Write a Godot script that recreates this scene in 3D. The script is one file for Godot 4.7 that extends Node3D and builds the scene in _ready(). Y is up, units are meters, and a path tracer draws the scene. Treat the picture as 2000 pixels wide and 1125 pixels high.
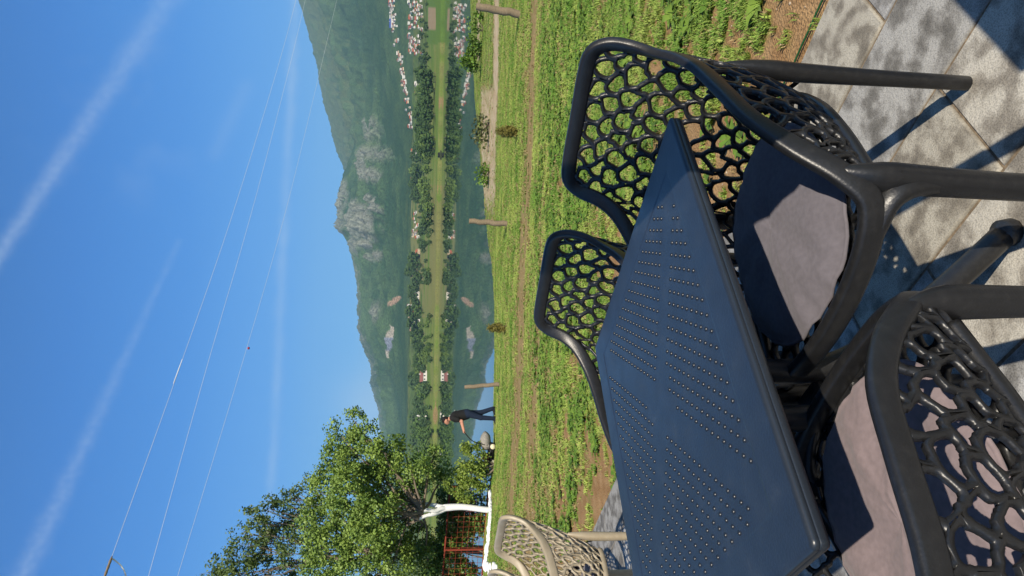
extends Node3D
# A rolled phone photograph: the camera lies on its side, so world up is the picture's left.
const EYE := Vector3(0, 1.17, 0)
const FOCAL := 1390.0            # in pixels of the 2000 x 1125 photograph
const PITCH := 0.11602
const ROLL := 0.01745
const WATER := -3.83
const SHORE := 420.0
var fwd: Vector3
var ax_a: Vector3                # picture up    (world right)
var ax_b: Vector3                # picture left  (world up)
var rng := RandomNumberGenerator.new()
var nz := FastNoiseLite.new()
var nr := FastNoiseLite.new()
var M := {}
var used := {}

func _ready() -> void:
	rng.seed = 4711
	nz.noise_type = FastNoiseLite.TYPE_SIMPLEX_SMOOTH
	nz.frequency = 1.0
	nz.fractal_type = FastNoiseLite.FRACTAL_FBM
	nz.fractal_octaves = 3
	nz.seed = 5
	nr.noise_type = FastNoiseLite.TYPE_SIMPLEX_SMOOTH
	nr.frequency = 1.0
	nr.fractal_type = FastNoiseLite.FRACTAL_RIDGED
	nr.fractal_octaves = 4
	nr.seed = 9
	setup_camera_and_light()
	make_materials()
	build_patio()
	build_lawn()
	build_lake_and_far_shore()
	build_mountains()
	build_far_trees()
	build_far_houses()
	build_furniture()
	build_lawn_things()
	build_left_trees()
	build_wires()
	build_man_and_mower()
	build_grass()

# ---------------------------------------------------------------- camera, sky, sun
func setup_camera_and_light() -> void:
	fwd = Vector3(0, -sin(PITCH), -cos(PITCH))
	var up := Vector3(0, cos(PITCH), -sin(PITCH))
	ax_a = Vector3.RIGHT * cos(ROLL) + up * sin(ROLL)
	ax_b = -Vector3.RIGHT * sin(ROLL) + up * cos(ROLL)
	var cam := Camera3D.new()
	cam.name = "camera"
	cam.transform = Transform3D(Basis(-ax_b, ax_a, -fwd), EYE)
	cam.fov = rad_to_deg(2.0 * atan(562.5 / FOCAL))
	cam.near = 0.05
	cam.far = 20000.0
	add_child(cam)
	cam.current = true
	var sun := DirectionalLight3D.new()
	sun.name = "sun"
	sun.light_energy = 1.45
	sun.light_color = Color(1.0, 0.955, 0.88)
	sun.light_angular_distance = 0.55
	sun.shadow_enabled = true
	var to_sun := Vector3(sin(deg_to_rad(15.0)) * cos(deg_to_rad(40.5)), sin(deg_to_rad(40.5)), cos(deg_to_rad(15.0)) * cos(deg_to_rad(40.5)))
	sun.transform = Transform3D(Basis.looking_at(-to_sun, Vector3.UP), Vector3(0, 20, 0))
	add_child(sun)
	var e := Environment.new()
	e.background_mode = Environment.BG_SKY
	var sm := PanoramaSkyMaterial.new()
	sm.panorama = sky_texture()
	sm.energy_multiplier = 0.70
	e.sky = Sky.new()
	e.sky.sky_material = sm
	e.tonemap_mode = Environment.TONE_MAPPER_LINEAR
	e.tonemap_exposure = 1.4
	e.sdfgi_enabled = true
	e.ssao_enabled = true
	e.ssil_enabled = true
	e.fog_enabled = true
	e.fog_density = 0.000112
	e.fog_light_color = Color(0.70, 0.88, 0.97)
	var we := WorldEnvironment.new()
	we.name = "environment"
	we.environment = e
	add_child(we)

func sky_row(el: float) -> Color:
	# clear blue sky: deep overhead, paler towards the horizon
	var keys := [[-90.0, Color(0.10, 0.13, 0.09)], [-6.0, Color(0.16, 0.2, 0.16)], [-0.5, Color(0.48, 0.64, 0.82)], [2.0, Color(0.33, 0.62, 0.95)], [6.0, Color(0.17, 0.50, 0.99)],
		[11.0, Color(0.105, 0.39, 0.93)], [18.0, Color(0.062, 0.285, 0.80)], [25.0, Color(0.045, 0.215, 0.66)], [32.0, Color(0.038, 0.165, 0.50)], [45.0, Color(0.040, 0.115, 0.29)], [65.0, Color(0.040, 0.085, 0.18)], [90.0, Color(0.040, 0.075, 0.145)]]
	for i in keys.size() - 1:
		if el <= keys[i + 1][0]:
			var t: float = (el - keys[i][0]) / (keys[i + 1][0] - keys[i][0])
			return (keys[i][1] as Color).lerp(keys[i + 1][1], clampf(t, 0, 1))
	return keys[-1][1]

func seg_dist(p: Vector2, a: Vector2, b: Vector2) -> Vector2:   # (distance, fraction along)
	var d := b - a
	var t := clampf((p - a).dot(d) / d.length_squared(), 0.0, 1.0)
	return Vector2(p.distance_to(a + d * t), t)

func sky_texture() -> ImageTexture:
	var w := 2048
	var h := 1024
	var im := Image.create_empty(w, h, false, Image.FORMAT_RGBF)
	for y in h:
		im.fill_rect(Rect2i(0, y, w, 1), sky_row(90.0 - (y + 0.5) * 180.0 / h))
	# the pale glow of the air round the sun, behind the camera
	var st := Vector3(sin(deg_to_rad(15.0)) * cos(deg_to_rad(40.5)), sin(deg_to_rad(40.5)), cos(deg_to_rad(15.0)) * cos(deg_to_rad(40.5)))
	for y in range(0, h / 2, 2):
		var el := deg_to_rad(90.0 - (y + 1.0) * 180.0 / h)
		for x in range(w * 165 / 360 - 420, w * 165 / 360 + 420, 2):
			var az := ((x + 1.0) / w) * TAU
			var ang := rad_to_deg(acos(clampf(Vector3(sin(az) * cos(el), sin(el), -cos(az) * cos(el)).dot(st), -1, 1)))
			var k := 0.34 * exp(-pow(ang / 15.0, 2.0)) + 0.13 * exp(-pow(ang / 34.0, 2.0))
			if k > 0.001:
				im.fill_rect(Rect2i(posmod(x, w), y, 2, 2), im.get_pixel(posmod(x, w), y) + Color(k, k * 0.93, k * 0.82))
	# vapour trails and thin cirrus, written in the photograph's own directions
	for y in range(h * 50 / 180, h / 2 - 4):
		var el := deg_to_rad(90.0 - (y + 0.5) * 180.0 / h)
		for xx in range(-190, 190):
			var az := ((xx + 0.5) / w) * TAU
			var x := posmod(xx, w)
			var d := Vector3(sin(az) * cos(el), sin(el), -cos(az) * cos(el))
			var q := proj_dir(d)
			var wob := nz.get_noise_2d(q.x * 0.02, q.y * 0.02)
			var fine := nz.get_noise_2d(q.x * 0.06, q.y * 0.06)
			var k := 0.0
			var s := seg_dist(q, Vector2(-60, 585), Vector2(360, -50))
			var wd := lerpf(12.0, 24.0, s.y) * (1.0 + 0.35 * wob)
			k += exp(-pow(s.x / wd, 2.0)) * lerpf(0.30, 0.15, s.y) * (0.85 + 0.5 * fine)
			s = seg_dist(q, Vector2(20, 1180), Vector2(350, 470))
			wd = lerpf(20.0, 5.0, s.y) * (1.0 + 0.4 * wob)
			k += exp(-pow(s.x / wd, 2.0)) * lerpf(0.24, 0.09, s.y) * (0.8 + 0.7 * fine)
			s = seg_dist(q, Vector2(528, 1000), Vector2(580, -60))
			k += exp(-pow(s.x / (9.0 + 5.0 * wob), 2.0)) * 0.28 * (0.7 + 0.6 * nz.get_noise_2d(q.x * 0.01, q.y * 0.008))
			s = seg_dist(q, Vector2(420, 300), Vector2(480, 170))
			k += exp(-pow(s.x / 14.0, 2.0)) * 0.07
			k += maxf(0.0, nz.get_noise_2d(q.x * 0.006 + 3.0, q.y * 0.006)) * 0.18 * exp(-pow((q - Vector2(240, 240)).length() / 130.0, 2.0))
			k += exp(-pow((q - Vector2(715, 790)).length() / 60.0, 2.0)) * 0.30
			if k > 0.004:
				im.set_pixel(x, y, im.get_pixel(x, y).lerp(Color(0.62, 0.76, 0.95), clampf(k, 0, 1)))
	return ImageTexture.create_from_image(im)

# ---------------------------------------------------------------- photograph <-> world
func ray(px: float, py: float) -> Vector3:
	return (fwd * FOCAL + ax_a * (562.5 - py) + ax_b * (1000.0 - px)).normalized()

func proj_dir(d: Vector3) -> Vector2:
	var k := d.dot(fwd)
	return Vector2(1000.0 - FOCAL * d.dot(ax_b) / k, 562.5 - FOCAL * d.dot(ax_a) / k)

func proj(p: Vector3) -> Vector2:
	return proj_dir(p - EYE)

func on_level(px: float, py: float, y: float) -> Vector3:
	var d := ray(px, py)
	return EYE + d * ((y - EYE.y) / d.y)

func on_range(px: float, py: float, r: float) -> Vector3:
	var d := ray(px, py)
	return EYE + d * (r / Vector2(d.x, d.z).length())

func on_lawn(px: float, py: float) -> Vector3:
	var d := ray(px, py)
	var t := 1.5
	while t < 90.0:
		var p := EYE + d * t
		if p.y <= ground(p.x, p.z):
			return Vector3(p.x, ground(p.x, p.z), p.z)
		t += 0.02
	return EYE + d * t

func on_far(px: float, py: float) -> Vector3:
	var d := ray(px, py)
	var hz := Vector2(d.x, d.z).length()
	var r := SHORE + 2.0
	while r < 5200.0:
		var p := EYE + d * (r / hz)
		if p.y <= far_height(p.x, p.z):
			return Vector3(p.x, far_height(p.x, p.z), p.z)
		r += 3.0 if r < 1300.0 else 8.0
	return EYE + d * (r / hz)

# ---------------------------------------------------------------- nodes
func numbered(called: String) -> String:
	if not used.has(called):
		used[called] = 0
		return called
	used[called] += 1
	return "%s_%03d" % [called, used[called]]

func tag(o: Node, label: String, category: String, group := "") -> Node:
	o.set_meta("label", label)
	o.set_meta("category", category)
	if group != "":
		o.set_meta("group", group)
	return o

func thing(called: String, label: String, category: String, at := Vector3.ZERO, turn := 0.0, group := "") -> Node3D:
	var o := Node3D.new()
	o.name = numbered(called)
	add_child(o)
	o.position = at
	o.rotation.y = turn
	tag(o, label, category, group)
	return o

func part(called: String, mesh: Mesh, mat: Material, parent: Node) -> MeshInstance3D:
	var o := MeshInstance3D.new()
	o.name = called
	o.mesh = mesh
	o.material_override = mat
	o.cast_shadow = GeometryInstance3D.SHADOW_CASTING_SETTING_ON
	parent.add_child(o, true)
	return o

func solo(called: String, mesh: Mesh, mat: Material, label: String, category: String, group := "") -> MeshInstance3D:
	var o := part(numbered(called), mesh, mat, self)
	tag(o, label, category, group)
	return o

func structure(called: String, mesh: Mesh, mat: Material, kind := "structure", label := "", category := "") -> MeshInstance3D:
	var o := part(numbered(called), mesh, mat, self)
	o.set_meta("kind", kind)
	if label != "":
		tag(o, label, category)
	return o

func copy(o: Node3D, at: Vector3, turn := 0.0, label := "", size := Vector3.ONE) -> Node3D:
	var c: Node3D = o.duplicate()
	c.name = numbered(String(o.name).rstrip("0123456789").trim_suffix("_"))
	add_child(c)
	c.position = at
	c.rotation.y = turn
	c.scale = size
	if label != "":
		c.set_meta("label", label)
	return c

# ---------------------------------------------------------------- mesh building
class Geo:
	var v := PackedVector3Array()
	var i := PackedInt32Array()
	var c := PackedColorArray()
	var tint := Color.WHITE
	var tinted := false
	func add(p: Vector3) -> int:
		v.append(p)
		c.append(tint)
		return v.size() - 1
	func tri(a: int, b: int, d: int) -> void:
		i.append(a); i.append(b); i.append(d)
	func quad(a: int, b: int, d: int, e: int) -> void:
		i.append(a); i.append(b); i.append(d)
		i.append(a); i.append(d); i.append(e)
	func flat_quad(a: Vector3, b: Vector3, d: Vector3, e: Vector3) -> void:
		quad(add(a), add(b), add(d), add(e))
	func mesh() -> ArrayMesh:
		var n := PackedVector3Array()
		n.resize(v.size())
		var k := 0
		while k < i.size():
			var p := v[i[k]]
			var f := (v[i[k + 2]] - p).cross(v[i[k + 1]] - p)
			n[i[k]] += f
			n[i[k + 1]] += f
			n[i[k + 2]] += f
			k += 3
		for j in n.size():
			n[j] = n[j].normalized() if n[j].length_squared() > 0.0 else Vector3.UP
		var a := []
		a.resize(Mesh.ARRAY_MAX)
		a[Mesh.ARRAY_VERTEX] = v
		a[Mesh.ARRAY_NORMAL] = n
		a[Mesh.ARRAY_INDEX] = i
		if tinted:
			a[Mesh.ARRAY_COLOR] = c
		var m := ArrayMesh.new()
		m.add_surface_from_arrays(Mesh.PRIMITIVE_TRIANGLES, a)
		return m
	# a box with chamfered edges, flat shaded
	func box(at: Vector3, size: Vector3, bevel := 0.0, turn := Basis.IDENTITY) -> void:
		var h := size * 0.5
		var b := minf(bevel, minf(h.x, minf(h.y, h.z)) * 0.6)
		for axis in 3:
			var u := (axis + 1) % 3
			var w := (axis + 2) % 3
			for s: float in [-1.0, 1.0]:
				var q: Array[Vector3] = []
				for cc: Array in [[-1.0, -1.0], [1.0, -1.0], [1.0, 1.0], [-1.0, 1.0]]:
					var p := Vector3.ZERO
					p[axis] = s * h[axis]
					p[u] = cc[0] * (h[u] - b)
					p[w] = cc[1] * (h[w] - b)
					q.append(at + turn * p)
				if s > 0.0:
					flat_quad(q[0], q[3], q[2], q[1])
				else:
					flat_quad(q[0], q[1], q[2], q[3])
			if b > 0.0:
				for su: float in [-1.0, 1.0]:
					for sw: float in [-1.0, 1.0]:
						var p0 := Vector3.ZERO
						p0[u] = su * h[u]
						p0[w] = sw * (h[w] - b)
						var p1 := Vector3.ZERO
						p1[u] = su * (h[u] - b)
						p1[w] = sw * h[w]
						var e := Vector3.ZERO
						e[axis] = h[axis] - b
						if su * sw > 0.0:
							flat_quad(at + turn * (p0 - e), at + turn * (p0 + e), at + turn * (p1 + e), at + turn * (p1 - e))
						else:
							flat_quad(at + turn * (p1 - e), at + turn * (p1 + e), at + turn * (p0 + e), at + turn * (p0 - e))
		if b > 0.0:
			for sx: float in [-1.0, 1.0]:
				for sy: float in [-1.0, 1.0]:
					for sz: float in [-1.0, 1.0]:
						var s := Vector3(sx, sy, sz)
						var px := add(at + turn * (s * Vector3(h.x, h.y - b, h.z - b)))
						var py := add(at + turn * (s * Vector3(h.x - b, h.y, h.z - b)))
						var pz := add(at + turn * (s * Vector3(h.x - b, h.y - b, h.z)))
						if sx * sy * sz > 0.0:
							tri(px, pz, py)
						else:
							tri(px, py, pz)
	# a tube swept along a path; radii per point; out is a fixed hint for the section's first axis
	func tube(path: Array, radii: Array, sides := 10, caps := true, flat := 1.0, power := 2.0, outs: Array = [], closed := false) -> void:
		var n := path.size()
		var start := v.size()
		var last := Vector3.UP
		for k in n:
			var a: Vector3 = path[(k - 1 + n) % n] if closed else path[maxi(k - 1, 0)]
			var b: Vector3 = path[(k + 1) % n] if closed else path[mini(k + 1, n - 1)]
			var t := (b - a).normalized()
			var o: Vector3
			if outs.size() == n:
				o = outs[k]
			else:
				o = last if absf(last.dot(t)) < 0.95 and k > 0 else (Vector3.RIGHT if absf(t.y) > 0.7 else Vector3.UP)
			o = (o - t * o.dot(t)).normalized()
			last = o
			var w := t.cross(o)
			var r: float = radii[mini(k, radii.size() - 1)]
			for s in sides:
				var f := TAU * s / sides
				var cx := cos(f)
				var sx := sin(f)
				if power != 2.0:
					cx = signf(cx) * pow(absf(cx), 2.0 / power)
					sx = signf(sx) * pow(absf(sx), 2.0 / power)
				add(path[k] + o * (r * cx) + w * (r * flat * sx))
		for k in (n if closed else n - 1):
			var k2 := (k + 1) % n
			for s in sides:
				var s2 := (s + 1) % sides
				quad(start + k * sides + s, start + k2 * sides + s, start + k2 * sides + s2, start + k * sides + s2)
		if caps and not closed:
			for e in 2:
				var base := start + (0 if e == 0 else (n - 1) * sides)
				var m := add(path[0] if e == 0 else path[n - 1])
				for s in sides:
					var s2 := (s + 1) % sides
					if e == 0:
						tri(m, base + s, base + s2)
					else:
						tri(m, base + s2, base + s)
	# a lathed shape: profile of (radius, height) from bottom to top
	func lathe(at: Vector3, prof: Array, sides := 16) -> void:
		var start := v.size()
		for q: Vector2 in prof:
			for s in sides:
				var f := TAU * s / sides
				add(at + Vector3(cos(f) * q.x, q.y, sin(f) * q.x))
		for k in prof.size() - 1:
			for s in sides:
				var s2 := (s + 1) % sides
				quad(start + k * sides + s, start + k * sides + s2, start + (k + 1) * sides + s2, start + (k + 1) * sides + s)
	# a lumpy ball
	func lump(at: Vector3, size: Vector3, rough: float, noise: FastNoiseLite, freq: float, rings := 6, sides := 9) -> void:
		var start := v.size()
		for r in rings + 1:
			var th := PI * r / rings
			for s in sides:
				var f := TAU * s / sides
				var d := Vector3(sin(th) * cos(f), cos(th), sin(th) * sin(f))
				add(at + d * size * (1.0 + rough * noise.get_noise_3dv((at + d * size) * freq)))
		for r in rings:
			for s in sides:
				var s2 := (s + 1) % sides
				quad(start + r * sides + s, start + (r + 1) * sides + s, start + (r + 1) * sides + s2, start + r * sides + s2)

func smooth_path(pts: Array, sub: int, closed := false) -> Array:
	var out := []
	var n := pts.size()
	for k in (n if closed else n - 1):
		var p0: Vector3 = pts[(k - 1 + n) % n] if closed else pts[maxi(k - 1, 0)]
		var p1: Vector3 = pts[k]
		var p2: Vector3 = pts[(k + 1) % n]
		var p3: Vector3 = pts[(k + 2) % n] if closed else pts[mini(k + 2, n - 1)]
		for s in sub:
			out.append(p1.cubic_interpolate(p2, p0, p3, float(s) / sub))
	if not closed:
		out.append(pts[n - 1])
	return out

# ---------------------------------------------------------------- materials
func noise_tex(freq: float, oct: int, stops: Array, size := 512, normal := false, bump := 4.0, seed_n := 1, kind := FastNoiseLite.TYPE_SIMPLEX_SMOOTH) -> NoiseTexture2D:
	var n := FastNoiseLite.new()
	n.noise_type = kind
	n.frequency = freq
	n.fractal_type = FastNoiseLite.FRACTAL_FBM
	n.fractal_octaves = oct
	n.seed = seed_n
	var t := NoiseTexture2D.new()
	t.width = size
	t.height = size
	t.seamless = true
	t.noise = n
	if normal:
		t.as_normal_map = true
		t.bump_strength = bump
	elif not stops.is_empty():
		var g := Gradient.new()
		var off := PackedFloat32Array()
		var cols := PackedColorArray()
		for s: Array in stops:
			off.append(s[0])
			cols.append(s[1])
		g.offsets = off
		g.colors = cols
		t.color_ramp = g
	return t

func plain(col: Color, rough: float, spec := 0.5) -> StandardMaterial3D:
	var m := StandardMaterial3D.new()
	m.albedo_color = col
	m.roughness = rough
	m.metallic_specular = spec
	return m

func tri(m: StandardMaterial3D, scale: float) -> StandardMaterial3D:
	m.uv1_triplanar = true
	m.uv1_world_triplanar = true
	m.uv1_scale = Vector3.ONE * scale
	return m

func g1(v: float) -> Color:
	return Color(v, v, v)

func vc(rough: float, spec := 0.3) -> StandardMaterial3D:
	var m := plain(Color.WHITE, rough, spec)
	m.vertex_color_use_as_albedo = true
	return m

func make_materials() -> void:
	# moulded plastic of the dark furniture: fine pebble grain and dust
	var black := tri(plain(g1(1.0), 0.42, 0.5), 3.0)
	black.albedo_texture = noise_tex(0.03, 5, [[0.0, Color(0.10, 0.102, 0.108)], [0.55, Color(0.117, 0.119, 0.125)], [0.8, Color(0.145, 0.145, 0.147)], [1.0, Color(0.20, 0.197, 0.19)]], 512, false, 0, 2)
	black.roughness_texture = noise_tex(0.02, 4, [[0.0, g1(0.85)], [1.0, g1(1.0)]], 256, false, 0, 3)
	black.normal_enabled = true
	black.normal_texture = noise_tex(0.12, 3, [], 512, true, 2.0, 4)
	black.normal_scale = 0.25
	# specks of dust and small scuffs
	var dust := noise_tex(0.28, 3, [[0.0, Color(0, 0, 0)], [0.66, Color(0, 0, 0)], [0.74, g1(0.10)], [1.0, g1(0.30)]], 1024, false, 0, 71)
	black.detail_enabled = true
	black.detail_albedo = dust
	black.detail_blend_mode = BaseMaterial3D.BLEND_MODE_ADD
	M.black = black
	var top := tri(plain(g1(1.0), 0.40, 0.55), 2.0)
	top.albedo_texture = noise_tex(0.012, 5, [[0.0, Color(0.125, 0.148, 0.178)], [0.5, Color(0.138, 0.162, 0.195)], [0.75, Color(0.148, 0.172, 0.203)], [1.0, Color(0.19, 0.208, 0.232)]], 512, false, 0, 12)
	top.roughness_texture = noise_tex(0.02, 4, [[0.0, g1(0.8)], [1.0, g1(1.0)]], 256, false, 0, 13)
	top.normal_enabled = true
	top.normal_texture = noise_tex(0.15, 3, [], 512, true, 2.0, 14)
	top.normal_scale = 0.12
	top.detail_enabled = true
	top.detail_albedo = dust
	top.detail_blend_mode = BaseMaterial3D.BLEND_MODE_ADD
	M.tabletop = top
	M.stud = plain(Color(0.115, 0.135, 0.165), 0.34, 0.5)
	var beige := tri(plain(g1(1.0), 0.45, 0.5), 3.0)
	beige.albedo_texture = noise_tex(0.03, 4, [[0.0, Color(0.56, 0.51, 0.425)], [0.6, Color(0.60, 0.555, 0.465)], [1.0, Color(0.65, 0.605, 0.52)]], 256, false, 0, 5)
	M.beige = beige
	for k in 2:
		var cloth := tri(plain(g1(1.0), 0.9, 0.2), 6.0)
		var c0 := Color(0.405, 0.39, 0.415) if k == 0 else Color(0.505, 0.455, 0.465)
		cloth.albedo_texture = noise_tex(0.02, 4, [[0.0, c0 * 0.93], [0.5, c0], [1.0, c0 * 1.07]], 512, false, 0, 6 + k)
		cloth.normal_enabled = true
		cloth.normal_texture = noise_tex(0.35, 2, [], 512, true, 3.0, 8)
		cloth.normal_scale = 0.3
		cloth.rim_enabled = true
		cloth.rim = 0.25
		M["cloth%d" % k] = cloth
	M.tie = plain(Color(0.10, 0.10, 0.12), 0.9, 0.2)
	# concrete paving with a rough mottled face, in several tones
	var stone_n := noise_tex(0.07, 4, [], 1024, true, 7.0, 30)
	var stone_d := noise_tex(0.22, 4, [[0.0, g1(0.68)], [0.42, g1(0.90)], [0.58, g1(1.0)], [1.0, g1(1.0)]], 1024, false, 0, 31)
	for k in 3:
		var lo: Color = [Color(0.50, 0.495, 0.485), Color(0.54, 0.52, 0.485), Color(0.455, 0.45, 0.445)][k]
		var hi: Color = [Color(0.69, 0.69, 0.685), Color(0.72, 0.705, 0.665), Color(0.63, 0.63, 0.63)][k]
		var tex := noise_tex(0.010, 6, [[0.0, lo * 0.82], [0.3, lo], [0.45, lo.lerp(hi, 0.5)], [0.6, hi], [1.0, hi * 1.06]], 1024, false, 0, 20 + k)
		for j in 2:
			var ps := tri(plain(Color.WHITE if j == 0 else Color(0.93, 0.925, 0.91), 0.9, 0.25), 0.9)
			ps.albedo_texture = tex
			ps.uv1_offset = Vector3(k * 0.37 + j * 0.5, k * 0.21, k * 0.53 + j * 0.31)
			ps.normal_enabled = true
			ps.normal_texture = stone_n
			ps.normal_scale = 0.14
			ps.detail_enabled = true
			ps.detail_albedo = stone_d
			ps.detail_blend_mode = BaseMaterial3D.BLEND_MODE_MUL
			M["stone%d" % (k * 2 + j)] = ps
	var sand := tri(plain(g1(1.0), 0.95, 0.2), 3.0)
	sand.albedo_texture = noise_tex(0.08, 4, [[0.0, Color(0.36, 0.32, 0.27)], [1.0, Color(0.58, 0.52, 0.44)]], 256, false, 0, 33)
	M.joint = sand
	var soil := tri(vc(0.95, 0.2), 1.2)
	soil.albedo_texture = noise_tex(0.05, 5, [[0.0, g1(0.62)], [0.5, g1(0.9)], [1.0, g1(1.0)]], 1024, false, 0, 34)
	soil.normal_enabled = true
	soil.normal_texture = noise_tex(0.05, 5, [], 1024, true, 8.0, 35)
	M.soil = soil
	var far := tri(vc(0.95, 0.1), 0.011)
	far.albedo_texture = noise_tex(0.06, 4, [[0.0, g1(0.66)], [0.45, g1(0.88)], [1.0, g1(1.0)]], 1024, false, 0, 36)
	M.far_land = far
	var mount := tri(vc(0.95, 0.1), 0.0042)
	mount.albedo_texture = noise_tex(0.03, 5, [[0.0, g1(0.35)], [0.4, g1(0.7)], [0.6, g1(0.95)], [1.0, g1(1.0)]], 1024, false, 0, 37)
	M.mountain = mount
	var water := plain(Color(0.10, 0.20, 0.18), 0.015, 0.5)
	M.water = water
	var blade := vc(0.6, 0.3)
	blade.cull_mode = BaseMaterial3D.CULL_DISABLED
	blade.backlight_enabled = true
	blade.backlight = Color(0.35, 0.4, 0.15)
	M.blade = blade
	var leaf := vc(0.5, 0.4)
	leaf.cull_mode = BaseMaterial3D.CULL_DISABLED
	leaf.backlight_enabled = true
	leaf.backlight = Color(0.5, 0.55, 0.2)
	M.leaf = leaf
	M.far_leaf = vc(0.8, 0.2)
	var bark := tri(plain(g1(1.0), 0.9, 0.2), 4.0)
	bark.albedo_texture = noise_tex(0.03, 5, [[0.0, Color(0.34, 0.30, 0.25)], [1.0, Color(0.55, 0.51, 0.45)]], 256, false, 0, 40)
	M.bark = bark
	var lime := tri(plain(g1(1.0), 0.9, 0.2), 3.0)
	lime.albedo_texture = noise_tex(0.035, 5, [[0.0, Color(0.50, 0.47, 0.42)], [0.34, Color(0.78, 0.77, 0.74)], [0.5, Color(0.93, 0.93, 0.92)], [1.0, Color(0.97, 0.97, 0.96)]], 512, false, 0, 41)
	M.lime = lime
	var post := tri(plain(g1(1.0), 0.9, 0.2), 2.0)
	post.uv1_scale = Vector3(9, 1.4, 9)
	post.albedo_texture = noise_tex(0.03, 5, [[0.0, Color(0.32, 0.28, 0.23)], [0.5, Color(0.51, 0.455, 0.375)], [1.0, Color(0.64, 0.57, 0.48)]], 512, false, 0, 42)
	M.post = post
	var red := tri(plain(g1(1.0), 0.75, 0.3), 4.0)
	red.albedo_texture = noise_tex(0.04, 4, [[0.0, Color(0.33, 0.15, 0.10)], [0.6, Color(0.50, 0.22, 0.15)], [1.0, Color(0.60, 0.29, 0.20)]], 256, false, 0, 43)
	M.red_iron = red
	M.wire = plain(Color(0.80, 0.82, 0.84), 0.5, 0.5)
	M.green_cord = plain(Color(0.10, 0.30, 0.16), 0.6, 0.4)
	M.white_wall = plain(Color(0.80, 0.785, 0.75), 0.9, 0.2)
	M.cream_wall = plain(Color(0.80, 0.72, 0.60), 0.9, 0.2)
	M.roof_red = plain(Color(0.62, 0.33, 0.24), 0.9, 0.2)
	M.roof_mauve = plain(Color(0.50, 0.33, 0.31), 0.9, 0.2)
	M.roof_grey = plain(Color(0.50, 0.48, 0.47), 0.9, 0.2)
	M.roof_blue = plain(Color(0.22, 0.30, 0.58), 0.7, 0.3)
	M.pane = plain(Color(0.10, 0.12, 0.14), 0.2, 0.5)
	M.dark = plain(Color(0.09, 0.09, 0.09), 0.6, 0.4)
	M.grey_bag = tri(plain(g1(1.0), 0.9, 0.2), 3.0)
	M.grey_bag.albedo_texture = noise_tex(0.03, 4, [[0.0, Color(0.42, 0.41, 0.39)], [1.0, Color(0.66, 0.64, 0.60)]], 256, false, 0, 44)
	M.red_paint = plain(Color(0.62, 0.10, 0.10), 0.4, 0.5)
	M.cream = plain(Color(0.85, 0.82, 0.68), 0.6, 0.4)
	M.white = plain(Color(0.92, 0.92, 0.92), 0.6, 0.4)
	M.person = vc(0.85, 0.3)
	M.canvas = plain(Color(0.55, 0.50, 0.42), 0.9, 0.2)
	M.pebble = plain(Color(0.66, 0.61, 0.54), 0.9, 0.2)

# ---------------------------------------------------------------- patio
const TILE_T := Vector3(-0.6639, 0, -0.7478)   # along the rows
const TILE_N := Vector3(0.7478, 0, -0.6639)    # towards the lawn
const TILE_O := Vector3(0.7137, 0, -1.7405)    # a joint corner on the first row line
const ROW := 0.30
const LEN := 0.60

func tile_mesh(k: int) -> ArrayMesh:
	# slab with rounded arrises and a slightly uneven face
	var g := Geo.new()
	var r := RandomNumberGenerator.new()
	r.seed = 60 + k
	var hx := LEN * 0.5 - 0.0022
	var hz := ROW * 0.5 - 0.0022
	var nx := 6
	var nzz := 4
	var lim := 0.006
	for j in nzz + 1:
		for q in nx + 1:
			var fx := -1.0 + 2.0 * q / nx
			var fz := -1.0 + 2.0 * j / nzz
			var edge := q == 0 or q == nx or j == 0 or j == nzz
			g.add(Vector3(fx * (hx - lim) if edge or true else 0.0, (r.randf_range(-0.0007, 0.0007) if not edge else 0.0), fz * (hz - lim)))
	for j in nzz:
		for q in nx:
			var a := j * (nx + 1) + q
			g.quad(a, a + 1, a + nx + 2, a + nx + 1)
	var loop: Array[int] = []
	for q in nx: loop.append(q)
	for j in nzz: loop.append(j * (nx + 1) + nx)
	for q in nx: loop.append(nzz * (nx + 1) + nx - q)
	for j in nzz: loop.append((nzz - j) * (nx + 1))
	var prev := loop
	for lv: Array in [[0.002, -0.0018], [0.0055, -0.006], [0.006, -0.055]]:
		var now: Array[int] = []
		for id in loop:
			var p: Vector3 = g.v[id]
			var sx := 1.0 if p.x > hx - lim - 0.0001 else (-1.0 if p.x < -(hx - lim) + 0.0001 else 0.0)
			var sz := 1.0 if p.z > hz - lim - 0.0001 else (-1.0 if p.z < -(hz - lim) + 0.0001 else 0.0)
			now.append(g.add(Vector3(p.x + sx * lv[0], lv[1] + (r.randf_range(-0.0006, 0.0) if lv[1] > -0.01 else 0.0), p.z + sz * lv[0])))
		for n in loop.size():
			var n2 := (n + 1) % loop.size()
			g.quad(prev[n], now[n], now[n2], prev[n2])
		prev = now
	return g.mesh()

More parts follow.
